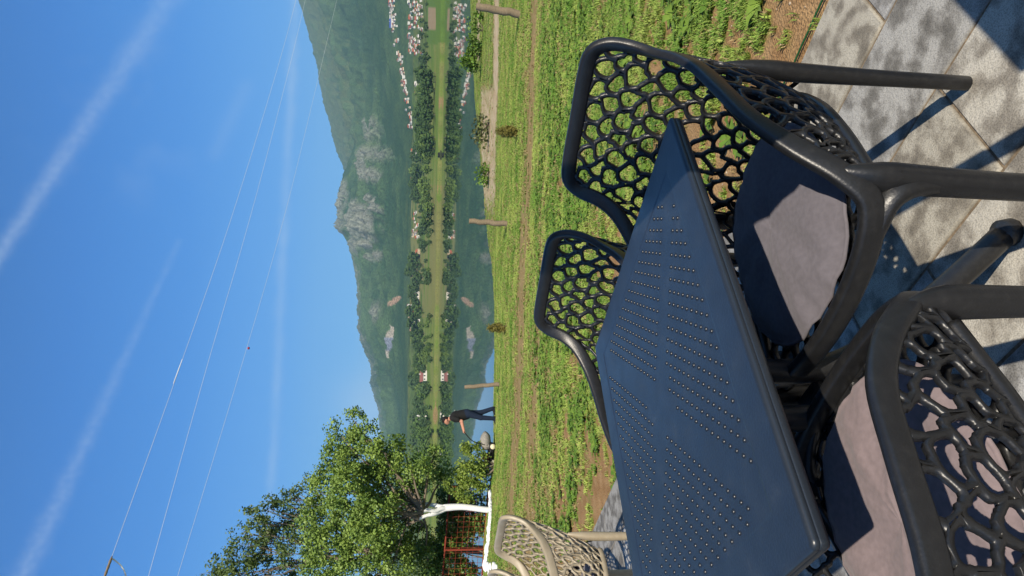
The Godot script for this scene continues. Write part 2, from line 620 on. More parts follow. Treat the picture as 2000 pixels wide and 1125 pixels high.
func build_patio() -> void:
	var g := Geo.new()
	# sand bed that shows in the joints
	var a := TILE_O + TILE_N * (ROW - 0.012) - TILE_T * 2.6
	var b := TILE_O + TILE_N * (ROW - 0.012) + TILE_T * 7.2
	var w := -TILE_N * 5.2
	g.flat_quad(a + Vector3(0, -0.0055, 0), b + Vector3(0, -0.0055, 0), b + w + Vector3(0, -0.0055, 0), a + w + Vector3(0, -0.0055, 0))
	g.flat_quad(a + Vector3(0, -0.2, 0), b + Vector3(0, -0.2, 0), b + Vector3(0, -0.0055, 0), a + Vector3(0, -0.0055, 0))
	var patio := structure("patio", g.mesh(), M.joint)
	var meshes := []
	for k in 4:
		meshes.append(tile_mesh(k))
	var turn := Basis(TILE_T, Vector3.UP, -TILE_N)
	var r := RandomNumberGenerator.new()
	r.seed = 8
	for row in range(0, 17):
		var off := 0.0 if row % 2 == 0 else LEN * 0.5
		for q in range(-4, 12):
			var c := TILE_O + TILE_N * (ROW * 0.5 - row * ROW) + TILE_T * (off + LEN * (q + 0.5))
			# keep what the photograph can show, plus a margin
			var d := c - EYE
			if c.z > 0.6 or c.x > 1.7 or (row > 11 and c.z > -2.0) or c.x < -4.2:
				continue
			var o := part("paving_slab", meshes[r.randi() % 4], M["stone%d" % (r.randi() % 6)], patio)
			o.transform = Transform3D(turn.rotated(Vector3.UP, r.randf_range(-0.003, 0.003)), c + Vector3(0, r.randf_range(-0.0015, 0.0012), 0))
	# thin green cord lying along the edge
	var path := []
	for k in 40:
		var t := -0.9 + k * 0.06
		var p := TILE_O + TILE_N * (ROW + 0.075 + 0.02 * sin(t * 5.0) + 0.012 * nz.get_noise_1d(t * 6.0) + (0.05 * maxf(0, t - 0.35))) + TILE_T * t
		p.y = ground(p.x, p.z) + 0.012
		path.append(p)
	var cg := Geo.new()
	cg.tube(path, [0.0036], 7)
	solo("garden_cord", cg.mesh(), M.green_cord, "thin dark green cord on the soil along the paving edge", "cord")

# ---------------------------------------------------------------- lawn and near bank
var luts := {}
func lut(key: String, k: Array, t: float) -> float:      # tables sampled once over -600 .. 1700
	if not luts.has(key):
		var a := PackedFloat32Array()
		for j in 2301:
			a.append(table(k, j - 600.0))
		luts[key] = a
	var f := clampf(t + 600.0, 0.0, 2299.0)
	var b: PackedFloat32Array = luts[key]
	var i := int(f)
	return lerpf(b[i], b[i + 1], f - i)

const SKY_NEAR := [[-400.0, 735.0], [0.0, 735.0], [200.0, 715.0], [300.0, 690.0], [347.0, 672.0], [366.0, 665.0], [391.0, 661.0], [431.0, 660.0], [456.0, 662.0], [466.0, 672.0], [481.0, 682.0], [506.0, 689.0], [538.0, 695.0],
	[561.0, 699.0], [600.0, 699.0], [644.0, 700.0], [672.0, 705.0], [704.0, 720.0], [732.0, 727.0], [747.0, 722.0], [774.0, 730.0], [794.0, 737.0], [812.0, 740.0], [900.0, 752.0], [1125.0, 770.0], [1500.0, 785.0]]
const SKY_FAR := [[-400.0, 560.0], [-200.0, 560.0], [0.0, 580.0], [27.0, 585.0], [62.0, 597.0], [100.0, 607.0], [135.0, 617.0], [182.0, 625.0], [217.0, 632.0], [250.0, 642.0], [281.0, 650.0], [308.0, 658.0], [347.0, 674.0], [400.0, 705.0], [480.0, 760.0], [600.0, 800.0], [1500.0, 830.0]]
const RIDGE := [[0.0, 2500.0], [300.0, 2900.0], [431.0, 2700.0], [600.0, 3000.0], [732.0, 3300.0], [760.0, 4200.0], [1125.0, 4200.0]]
const PLAIN := [[390.0, -6.0], [417.0, -4.4], [420.0, WATER], [425.0, WATER + 1.3], [500.0, 0.0], [700.0, 4.6], [900.0, 13.0], [1100.0, 27.0], [1300.0, 44.0]]
const TREELINE := [[-400.0, 40.0], [0.0, 42.0], [150.0, 66.0], [280.0, 56.0], [345.0, 24.0], [500.0, 20.0]]
const TRACK := [[200.0, 795.0], [330.0, 797.0], [420.0, 790.0], [560.0, 781.0], [640.0, 778.0]]
const BANK := [[-700.0, 22.0], [-240.0, 22.6], [-10.0, 22.6], [20.0, 24.0], [54.0, 28.0], [107.0, 34.0], [165.0, 46.0], [220.0, 58.0], [450.0, 75.0]]
func bank_edge(az: float) -> float:
	return lut("bank", BANK, rad_to_deg(az) * 10.0)

func ground(x: float, z: float) -> float:
	var r := sqrt(x * x + z * z)
	var e := bank_edge(atan2(x, -z))
	var y := -0.045 - 0.0435 * clampf(r - 2.5, 0.0, 20.0) - 0.018 * maxf(0.0, minf(r, e) - 22.5)
	y += nz.get_noise_2d(x * 0.22, z * 0.22) * 0.035 * clampf((r - 3.5) / 4.0, 0.0, 1.0)
	y += nz.get_noise_2d(x * 1.7, z * 1.7) * 0.012 * clampf((r - 2.0), 0.0, 1.0) * clampf(4.0 / r, 0.15, 1.0)
	y += 0.33 * smoothstep(-0.21, -0.36, atan2(x, -z)) * smoothstep(10.0, 20.0, r)
	if r > e:
		y -= 0.55 * (r - e)
	return maxf(y, -5.5)

func bare(x: float, z: float) -> float:
	# how much soil shows: 0 turf, 1 earth
	var s := (Vector3(x, 0, z) - TILE_O).dot(TILE_N) - ROW      # metres out from the paving
	var q := proj(Vector3(x, ground(x, z), z))
	var n := nz.get_noise_2d(x * 1.1, z * 1.1)
	var n2 := nz.get_noise_2d(x * 3.7 + 9.0, z * 3.7)
	var b := 0.0
	b = maxf(b, clampf(1.32 - s * 0.46 + n * 0.9 + n2 * 1.0 + nz.get_noise_2d(x * 11.0, z * 11.0) * 0.9, 0, 0.95) if s < 4.0 else 0.0)
	b = maxf(b, smoothstep(0.24, 0.60, n * 0.75 + n2 * 0.6 + (0.10 if s < 5.0 else -0.04)) * 0.9)
	# strips of dry cuttings along the mown rows
	var w := nz.get_noise_2d(x * 0.25 + 40.0, z * 0.8) * 16.0
	var strip := 0.0
	var a1 := lerpf(1048.0, 1000.0, q.y / 1000.0)
	strip = maxf(strip, 1.0 - absf(q.x - a1 - w * 0.5) / 13.0)
	strip = maxf(strip, (1.0 - absf(q.x - a1 - 34.0 - w) / 16.0) * smoothstep(300.0, 620.0, q.y))
	b = maxf(b, clampf(strip * 1.5 + n2 * 1.1 + n * 0.5 - 0.12, 0.0, 0.92))
	# sandy track and earth bank on the right
	if q.x < 985.0:
		var t := smoothstep(7.5, 3.0, absf(q.x - (970.0 - q.y * 0.01)) + maxf(0.0, q.y - 150.0) * 0.03 + n2 * 3.0) if q.y < 330.0 else 0.0
		t = maxf(t, smoothstep(0.0, 5.0, minf(q.x - 937.0 - 8.0 * n, 970.0 - q.x)) * smoothstep(150.0, 190.0, q.y) * smoothstep(425.0, 390.0, q.y + 60.0 * n2) * (1.0 + n2))
		t = maxf(t, smoothstep(4.0, 1.0, absf(q.x - 936.0 + q.y * 0.02)) * 0.9 if q.y < 120.0 else 0.0)
		b = maxf(b, clampf(t, 0, 1))
	return b

func build_lawn() -> void:
	var g := Geo.new()
	g.tinted = true
	var na := 230
	var radii := [1.2]
	while radii[-1] < 95.0:
		radii.append(radii[-1] * 1.017 + 0.004)
	for ri in radii.size():
		var r: float = radii[ri]
		for ai in na + 1:
			var az := deg_to_rad(lerpf(-58.0, 46.0, float(ai) / na))
			var x := sin(az) * r
			var z := -cos(az) * r
			var b := bare(x, z)
			var n := nz.get_noise_2d(x * 0.6 + 70.0, z * 0.6)
			var n2 := nz.get_noise_2d(x * 6.0, z * 6.0)
			var turf := Color(0.165, 0.255, 0.055).lerp(Color(0.24, 0.285, 0.08), clampf(0.5 + n + n2 * 0.4, 0, 1))
			var q := proj(Vector3(x, ground(x, z), z))
			var soil := Color(0.34, 0.19, 0.09).lerp(Color(0.46, 0.29, 0.15), clampf(0.5 + n2 * 1.2, 0, 1))
			if q.x < 990.0 and q.y < 440.0:
				soil = Color(0.52, 0.39, 0.24).lerp(Color(0.62, 0.52, 0.36), clampf(0.5 + n2, 0, 1))
			elif r > 9.0:
				soil = Color(0.34, 0.23, 0.11).lerp(Color(0.42, 0.31, 0.15), clampf(0.5 + n2, 0, 1))
			g.tint = turf.lerp(soil, b)
			g.add(Vector3(x, ground(x, z), z))
	for ri in radii.size() - 1:
		for ai in na:
			var k := ri * (na + 1) + ai
			g.quad(k, k + na + 1, k + na + 2, k + 1)
	structure("lawn", g.mesh(), M.soil)

# ---------------------------------------------------------------- lake and far shore
func shore_at(az: float) -> float:
	return SHORE + 14.0 * nz.get_noise_1d(az * 6.0) + 3.0 * nz.get_noise_1d(az * 60.0)

func skyline(py: float) -> float:      # photograph x of the front ridge line at photograph y
	return lut("near", SKY_NEAR, py)

func skyline_far(py: float) -> float:
	return lut("far", SKY_FAR, py)

func table(k: Array, t: float) -> float:
	if t <= k[0][0]:
		return k[0][1]
	for i in k.size() - 1:
		if t <= k[i + 1][0]:
			return lerpf(k[i][1], k[i + 1][1], (t - k[i][0]) / (k[i + 1][0] - k[i][0]))
	return k[-1][1]

func py_of(az: float) -> float:
	return 562.5 - FOCAL * tan(az) / 1.0

func elev(px: float, py: float) -> float:
	var d := ray(px, py)
	return d.y / Vector2(d.x, d.z).length()

func plain_height(r: float) -> float:
	return lut("plain", PLAIN, r)

func ridge_r(py: float, back: bool) -> float:
	if back:
		return 4300.0
	return lut("ridge", RIDGE, py)

var tops := {}
func ridge_top(py: float, back: bool) -> float:
	var a: PackedFloat32Array
	if not tops.has(back):
		for j in 1051:
			var yy := -600.0 + 2.2 * j
			a.append(EYE.y + elev(skyline_far(yy) if back else skyline(yy), yy) * ridge_r(yy, back))
		tops[back] = a
	a = tops[back]
	var f := clampf((py + 600.0) / 2.2, 0.0, 1049.0)
	var i := int(f)
	return lerpf(a[i], a[i + 1], f - i)

func slope_height(py: float, r: float, back: bool) -> float:
	var rr := ridge_r(py, back)
	var top := ridge_top(py, back)
	var r0 := 1150.0
	var h0 := plain_height(r0)
	var t := (r - r0) / (rr - r0)
	if t <= 0.0:
		return plain_height(r)
	if t >= 1.0:
		return top - (t - 1.0) * (rr - r0) * 0.35
	var pw := 1.35 if not back else 1.25
	return lerpf(h0, top, pow(t, pw))

func far_height(x: float, z: float) -> float:
	var r := sqrt(x * x + z * z)
	var az := atan2(x, -z)
	var py := py_of(az)
	if r < 1150.0:
		return plain_height(SHORE + (r - shore_at(az)) * (1.0 if r > 460.0 else 1.0)) if r < 480.0 else plain_height(r)
	return maxf(slope_height(py, r, false), slope_height(py, r, true))

func in_box(q: Vector2, x0: float, y0: float, x1: float, y1: float) -> bool:
	return q.x >= x0 and q.x <= x1 and q.y >= y0 and q.y <= y1

func build_lake_and_far_shore() -> void:
	var g := Geo.new()
	for a in 41:
		var az := deg_to_rad(lerpf(-60.0, 60.0, a / 40.0))
		g.add(Vector3(sin(az) * 18.0, WATER, -cos(az) * 18.0))
		g.add(Vector3(sin(az) * 460.0, WATER, -cos(az) * 460.0))
	for a in 40:
		g.quad(a * 2, a * 2 + 1, a * 2 + 3, a * 2 + 2)
	structure("lake_water", g.mesh(), M.water)
	# meadows on the far side
	var f := Geo.new()
	f.tinted = true
	var na := 380
	var rs := []
	var r := 396.0
	while r < 1190.0:
		rs.append(r)
		r += 1.2 if r < 440.0 else 4.0 + (r - 440.0) * 0.012
	for rr: float in rs:
		for a in na + 1:
			var az := deg_to_rad(lerpf(-33.0, 33.0, float(a) / na))
			var x := sin(az) * rr
			var z := -cos(az) * rr
			var y := far_height(x, z)
			var p := Vector3(x, y + (nz.get_noise_2d(x * 0.02, z * 0.02) * 0.8 if rr > 450.0 else 0.0), z)
			var q := proj(p)
			var n := nz.get_noise_2d(x * 0.012, z * 0.012)
			var n2 := nz.get_noise_2d(x * 0.08, z * 0.08)
			var c := Color(0.135, 0.215, 0.045).lerp(Color(0.215, 0.245, 0.075), clampf(0.5 + n * 1.2 + n2 * 0.5, 0, 1))
			if rr < shore_at(az) + 7.0:
				c = Color(0.17, 0.245, 0.05).lerp(Color(0.25, 0.25, 0.085), clampf(0.4 + n2, 0, 1))
				if (q.y > 362.0 and q.y < 398.0) or (q.y > 188.0 and q.y < 212.0) or (q.y > 786.0 and q.y < 830.0):
					c = c.lerp(Color(0.34, 0.22, 0.11), clampf(0.45 + n2 * 1.6, 0, 0.85))
			if in_box(q, 836, 14, 851, 58):
				c = Color(0.34, 0.26, 0.16)
			elif q.y < 85.0 and q.x > 834.0:
				c = Color(0.12, 0.20, 0.045)
			elif q.y > 360.0 and q.y < 620.0 and n > -0.15:
				c = c.lerp(Color(0.24, 0.22, 0.09), 0.6)
			elif rr > 750.0:
				c = c.lerp(Color(0.05, 0.085, 0.03), clampf(0.45 + n2, 0, 1))
			f.tint = c
			f.add(p)
	for ri in rs.size() - 1:
		for a in na:
			var k := ri * (na + 1) + a
			f.quad(k, k + na + 1, k + na + 2, k + 1)
	structure("far_meadow", f.mesh(), M.far_land)

func ell(q: Vector2, cx: float, cy: float, rx: float, ry: float, tilt := 0.0) -> float:
	var d := (q - Vector2(cx, cy)).rotated(-tilt)
	return 1.0 - Vector2(d.x / rx, d.y / ry).length()

var rock_marks := [[672, 390, 10, 46, 0.12, 2.0], [668, 440, 12, 26, 0, 1.8], [716, 430, 26, 55, -0.35, 2.2], [735, 395, 7, 28, -0.45, 2.0], [728, 330, 18, 34, -0.35, 1.8], [732, 470, 16, 20, 0, 1.8], [703, 478, 22, 26, -0.7, 1.7],
	[745, 500, 16, 16, 0, 1.4], [737, 300, 40, 22, 0, 0.9], [735, 100, 16, 90, 0, 0.7], [742, 250, 18, 40, 0, 1.0], [750, 610, 14, 30, 0, 0.8]]
func build_mountains() -> void:
	for back: bool in [false, true]:
		var g := Geo.new()
		g.tinted = true
		var na := 700
		var nrr := 190 if not back else 100
		var a0 := -33.0
		var a1 := 33.0
		for ri in nrr + 1:
			for a in na + 1:
				var az := deg_to_rad(lerpf(a0, a1, float(a) / na))
				var py := py_of(az)
				var rr := ridge_r(py, back)
				var t := float(ri) / (nrr - 14)
				var r := 1150.0 + (rr - 1150.0) * t
				var x := sin(az) * r
				var z := -cos(az) * r
				var y := slope_height(py, r, back)
				var q := proj(Vector3(x, y, z))
				var n := nz.get_noise_2d(x * 0.0016, z * 0.0016)
				var n2 := nz.get_noise_2d(x * 0.011, z * 0.011 + y * 0.01)
				var n3 := nz.get_noise_3d(x * 0.03, y * 0.03, z * 0.03)
				var rg := nr.get_noise_3d(x * 0.0035, y * 0.006, z * 0.0035)
				var fade := sin(clampf(t, 0, 1) * PI)
				y += (rg * 34.0 + n * 40.0) * fade * smoothstep(0.12, 0.5, t) + (n2 * 9.0 + n3 * 5.0) * smoothstep(0.05, 0.4, t)
				var c := Color(0.042, 0.092, 0.042).lerp(Color(0.098, 0.165, 0.068), clampf(0.45 + n * 1.1 + n2 * 0.8 + n3 * 0.5, 0, 1))
				var rock := 0.0
				if back:
					# bare grassy upper slopes above the forest
					var line := lut("treeline", TREELINE, py)
					var up := 1.0 if q.x - skyline_far(py) - line + n2 * 40.0 + n3 * 36.0 < 0.0 and n3 * 0.7 + n2 * 0.5 < 0.22 else 0.0     # mountain pasture dotted with trees
					c = c.lerp(Color(0.105, 0.155, 0.060).lerp(Color(0.145, 0.175, 0.075), clampf(0.5 + n2 + n3, 0, 1)), up)
				else:
					if q.x > 650.0 and q.x < 790.0 and q.y < 660.0:
						for k: Array in rock_marks:
							if absf(q.y - k[1]) < k[3] + k[2]:
								rock = maxf(rock, ell(q, k[0], k[1], k[2], k[3], k[4]) * k[5])
					var crag := nr.get_noise_3d(x * 0.012, y * 0.02, z * 0.012)
					rock *= smoothstep(-0.1, 0.3, rg * 0.5 + n3 * 1.2 + n2 * 0.6 + crag * 0.9 - 0.15)
					y += clampf(rock, 0, 1) * crag * 16.0
					# stony upper edge of the left ridge
					rock = maxf(rock, (1.0 if q.x - skyline(py) - 18.0 + n2 * 40.0 + n3 * 30.0 < 0.0 and py > 480.0 else 0.0) * 0.5 * smoothstep(-0.3, 0.4, n3 * 1.4 + n2 + 0.15))
				c = c.lerp(Color(0.20, 0.205, 0.18).lerp(Color(0.34, 0.335, 0.30), clampf(0.5 + n3 * 1.5, 0, 1)), clampf(rock, 0, 0.72))
				y += clampf(rock, 0, 1) * n3 * 22.0
				if not back:
					if ell(q, 769, 668, 3.2, 33, 0.04) + n3 * 0.25 > 0.0:
						c = Color(0.50, 0.45, 0.36) if q.y < 660.0 or q.y > 684.0 else Color(0.26, 0.29, 0.36)
					elif ell(q, 775, 588, 4.0, 12, 0.6) + n3 * 0.3 > 0.0:
						c = Color(0.46, 0.31, 0.21)
					elif absf(q.x - lut("track", TRACK, q.y) - n2 * 2.0) < 0.8 and q.y > 270.0 and q.y < 640.0 and n > -0.12:
						c = Color(0.20, 0.17, 0.12)
					elif q.x > 793.0:
						c = c.lerp(Color(0.085, 0.13, 0.045), clampf(0.4 + n2 * 1.5, 0, 0.8))
				g.tint = c
				g.add(Vector3(x, y, z))
		for ri in nrr:
			for a in na:
				var k := ri * (na + 1) + a
				g.quad(k, k + na + 1, k + na + 2, k + 1)
		structure("rocky_mountain" if not back else "grassy_mountain", g.mesh(), M.mountain)

# ---------------------------------------------------------------- tables and chairs
var rim_pts := [Vector3(0, 0.827, -0.355), Vector3(0.11, 0.828, -0.352), Vector3(0.17, 0.822, -0.345), Vector3(0.197, 0.79, -0.333), Vector3(0.205, 0.742, -0.308), Vector3(0.214, 0.705, -0.265), Vector3(0.235, 0.676, -0.205),
	Vector3(0.252, 0.658, -0.13), Vector3(0.263, 0.645, -0.03), Vector3(0.267, 0.624, 0.07), Vector3(0.265, 0.577, 0.15), Vector3(0.258, 0.515, 0.215)]
var low_pts := [Vector3(0, 0.42, -0.215), Vector3(0.09, 0.42, -0.21), Vector3(0.14, 0.42, -0.20), Vector3(0.165, 0.42, -0.19), Vector3(0.18, 0.42, -0.17), Vector3(0.195, 0.42, -0.14), Vector3(0.21, 0.422, -0.10),
	Vector3(0.223, 0.425, -0.05), Vector3(0.232, 0.43, 0.01), Vector3(0.237, 0.435, 0.08), Vector3(0.24, 0.442, 0.14), Vector3(0.246, 0.452, 0.195)]
var front_pts := [Vector3(0.232, 0.472, 0.255), Vector3(0.15, 0.46, 0.29), Vector3(0.0, 0.455, 0.305)]
var wall_rim := []
var wall_low := []
var wall_x := PackedFloat32Array()

func mirror(p: Vector3) -> Vector3:
	return Vector3(-p.x, p.y, p.z)

func both_sides(pts: Array) -> Array:       # from the left end round the back to the right end
	var out := []
	for k in range(pts.size() - 1, 0, -1):
		out.append(mirror(pts[k]))
	for p: Vector3 in pts:
		out.append(p)
	return out

func wall_at(x: float, y: float) -> Vector3:
	# developed surface of the shell: x along it, y metres up from the seat
	var f := clampf(x, wall_x[0], wall_x[-1] - 0.0001)
	var i := wall_x.bsearch(f) - 1
	i = clampi(i, 0, wall_x.size() - 2)
	var t := (f - wall_x[i]) / (wall_x[i + 1] - wall_x[i])
	var lo: Vector3 = (wall_low[i] as Vector3).lerp(wall_low[i + 1], t)
	var hi: Vector3 = (wall_rim[i] as Vector3).lerp(wall_rim[i + 1], t)
	var h := hi - lo
	var s := y / h.length()
	var out := Vector3(lo.x, 0, lo.z + 0.0).normalized()
	return lo + h * s + out * (0.018 * sin(PI * clampf(s, 0, 1)))

func wall_height(x: float) -> float:
	var f := clampf(x, wall_x[0], wall_x[-1] - 0.0001)
	var i := clampi(wall_x.bsearch(f) - 1, 0, wall_x.size() - 2)
	var t := (f - wall_x[i]) / (wall_x[i + 1] - wall_x[i])
	return ((wall_rim[i] as Vector3).lerp(wall_rim[i + 1], t) - (wall_low[i] as Vector3).lerp(wall_low[i + 1], t)).length()

func seat_at(x: float, y: float) -> Vector3:
	var d := clampf(1.0 - Vector2(x / 0.25, (y - 0.03) / 0.27).length_squared(), 0, 1)
	return Vector3(x, 0.435 - 0.012 * d, y)

func clip_poly(poly: PackedVector2Array, at: Vector2, n: Vector2) -> PackedVector2Array:
	var out := PackedVector2Array()
	for k in poly.size():
		var a := poly[k]
		var b := poly[(k + 1) % poly.size()]
		var da := (a - at).dot(n)
		var db := (b - at).dot(n)
		if da <= 0.0:
			out.append(a)
		if (da < 0.0 and db > 0.0) or (da > 0.0 and db < 0.0):
			out.append(a.lerp(b, da / (da - db)))
	return out

func hex_cells(sites: PackedVector2Array, pitch: float) -> Array:
	var out := []
	for a in sites.size():
		var s := sites[a]
		var poly := PackedVector2Array([s + Vector2(-pitch, -pitch), s + Vector2(pitch, -pitch), s + Vector2(pitch, pitch), s + Vector2(-pitch, pitch)])
		for b in sites.size():
			if a != b and sites[b].distance_squared_to(s) < pitch * pitch * 4.5:
				poly = clip_poly(poly, (s + sites[b]) * 0.5, (sites[b] - s))
		out.append([poly, s])
	return out

func scale_cells(x0: float, x1: float, y1: float, p: float, rise: float, wild: float) -> Array:
	# overlapping fish scales: a rounded top, and the tops of the two scales below for its feet; the whole pattern is pulled about unevenly
	var out := []
	var warp := func(q: Vector2) -> Vector2:
		return q + Vector2(nz.get_noise_2d(q.x * 14.0, q.y * 14.0 + 5.0), nz.get_noise_2d(q.x * 14.0 + 31.0, q.y * 14.0)) * wild * p
	var row := 0
	var y := -rise
	while y < y1:
		var x := x0 + (p * 0.5 if row % 2 == 1 else 0.0)
		while x < x1 + p:
			var poly := PackedVector2Array()
			for k in 9:
				var f := PI * k / 8.0
				poly.append(warp.call(Vector2(x + p * 0.5 * cos(f), y + rise * pow(sin(f), 0.8))))
			for k in range(1, 8):
				var f := PI * 0.5 * (k / 4.0)
				if k <= 4:
					poly.append(warp.call(Vector2(x - p * 0.5 + p * 0.5 * sin(f), y - rise + rise * pow(cos(f), 0.8))))
				else:
					var f2 := PI * 0.5 * ((8 - k) / 4.0)
					poly.append(warp.call(Vector2(x + p * 0.5 - p * 0.5 * sin(f2), y - rise + rise * pow(cos(f2), 0.8))))
			out.append([poly, warp.call(Vector2(x, y + rise * 0.18))])
			x += p
		y += rise
		row += 1
	return out

func lattice(cells: Array, pitch: float, surface: Callable, bounds: Callable, bar: float, thick: float) -> ArrayMesh:
	# an openwork web: every cell is a rounded hole with a raised rim round it
	var g := Geo.new()
	for cell: Array in cells:
		var poly: PackedVector2Array = bounds.call(cell[0], cell[1])
		if poly.size() < 3:
			continue
		var mid := Vector2.ZERO
		var area := 0.0
		for k in poly.size():
			var p := poly[k]
			var q := poly[(k + 1) % poly.size()]
			var cr := p.cross(q)
			area += cr * 0.5
			mid += (p + q) * cr
		if absf(area) < pitch * pitch * 0.08:
			continue
		mid /= 6.0 * area
		if Geometry2D.is_point_in_polygon(cell[1], poly):
			mid = mid.lerp(cell[1], 0.5)
		var angles := []
		for k in 20:
			angles.append(TAU * k / 20.0 - PI)
		for p in poly:
			angles.append((p - mid).angle())
		angles.sort()
		var ro := PackedFloat32Array()
		var ri := PackedFloat32Array()
		for ang: float in angles:
			var d := Vector2.from_angle(ang)
			var best := 1e9
			var c := 1.0
			for k in poly.size():
				var p := poly[k] - mid
				var e := poly[(k + 1) % poly.size()] - poly[k]
				var den := d.cross(e)
				if absf(den) < 1e-9:
					continue
				var t := p.cross(e) / den
				var u := p.cross(d) / den
				if t > 0.0 and u > -0.001 and u < 1.001 and t < best:
					best = t
					c = absf(d.dot(Vector2(e.y, -e.x).normalized()))
			if best > pitch * 2.0:
				best = pitch * 0.3
			ro.append(best)
			ri.append(maxf(best - bar / maxf(c, 0.5), pitch * 0.05))
		var n := angles.size()
		for pass_n in 3:
			var sm := PackedFloat32Array()
			for k in n:
				sm.append(minf(ri[k], (ri[(k + n - 1) % n] + ri[k] * 2.0 + ri[(k + 1) % n]) * 0.25) if pass_n < 1 else (ri[(k + n - 1) % n] + ri[k] * 2.0 + ri[(k + 1) % n]) * 0.25)
			ri = sm
		var f_out := []
		var f_in := []
		var b_out := []
		var b_in := []
		for j in n:
			var d := Vector2.from_angle(angles[j])
			for two in 2:
				var q := mid + d * (ro[j] if two == 0 else minf(ri[j], ro[j] - bar * 0.6))
				var c3: Vector3 = surface.call(q.x, q.y)
				var u: Vector3 = surface.call(q.x + 0.002, q.y) - c3
				var w: Vector3 = surface.call(q.x, q.y + 0.002) - c3
				var n3 := u.cross(w).normalized()
				var hgt := thick * (0.46 if two == 0 else 0.40)
				(f_out if two == 0 else f_in).append(g.add(c3 + n3 * hgt))
				(b_out if two == 0 else b_in).append(g.add(c3 - n3 * hgt))
		for k in n:
			var k2 := (k + 1) % n
			g.quad(f_out[k], f_in[k], f_in[k2], f_out[k2])
			g.quad(b_out[k], b_out[k2], b_in[k2], b_in[k])
			g.quad(f_in[k], b_in[k], b_in[k2], f_in[k2])
	return g.mesh()

func hex_sites(x0: float, x1: float, y0: float, y1: float, pitch: float, jit: float, sd: int) -> PackedVector2Array:
	var r := RandomNumberGenerator.new()
	r.seed = sd
	var out := PackedVector2Array()
	var row := 0
	var y := y0
	while y < y1:
		var x := x0 + (pitch * 0.5 if row % 2 == 1 else 0.0)
		while x < x1:
			# cells grow a little towards the middle of the shell and lean like scales
			out.append(Vector2(x + r.randf_range(-jit, jit) * pitch, y + r.randf_range(-jit, jit) * pitch + 0.010 * sin(x * 9.0)))
			x += pitch
		y += pitch * 0.86
		row += 1
	return out

func wall_bounds(poly: PackedVector2Array, s: Vector2) -> PackedVector2Array:
	var h := wall_height(s.x)
	var sl := (wall_height(s.x + 0.01) - wall_height(s.x - 0.01)) / 0.02
	var n := Vector2(-sl, 1.0).normalized()
	poly = clip_poly(poly, Vector2(s.x, h - 0.004), n)
	poly = clip_poly(poly, Vector2(0, 0.004), Vector2(0, -1))
	poly = clip_poly(poly, Vector2(wall_x[0] + 0.004, 0), Vector2(-1, 0))
	return clip_poly(poly, Vector2(wall_x[-1] - 0.004, 0), Vector2(1, 0))

var seat_loop := PackedVector2Array()
func seat_bounds(poly: PackedVector2Array, s: Vector2) -> PackedVector2Array:
	for k in seat_loop.size():
		var a := seat_loop[k]
		var e := seat_loop[(k + 1) % seat_loop.size()] - a
		var n := Vector2(e.y, -e.x).normalized()
		if (Vector2(0, 0.03) - a).dot(n) > 0.0:
			n = -n
		poly = clip_poly(poly, a, n)
		if poly.size() < 3:
			break
	return poly

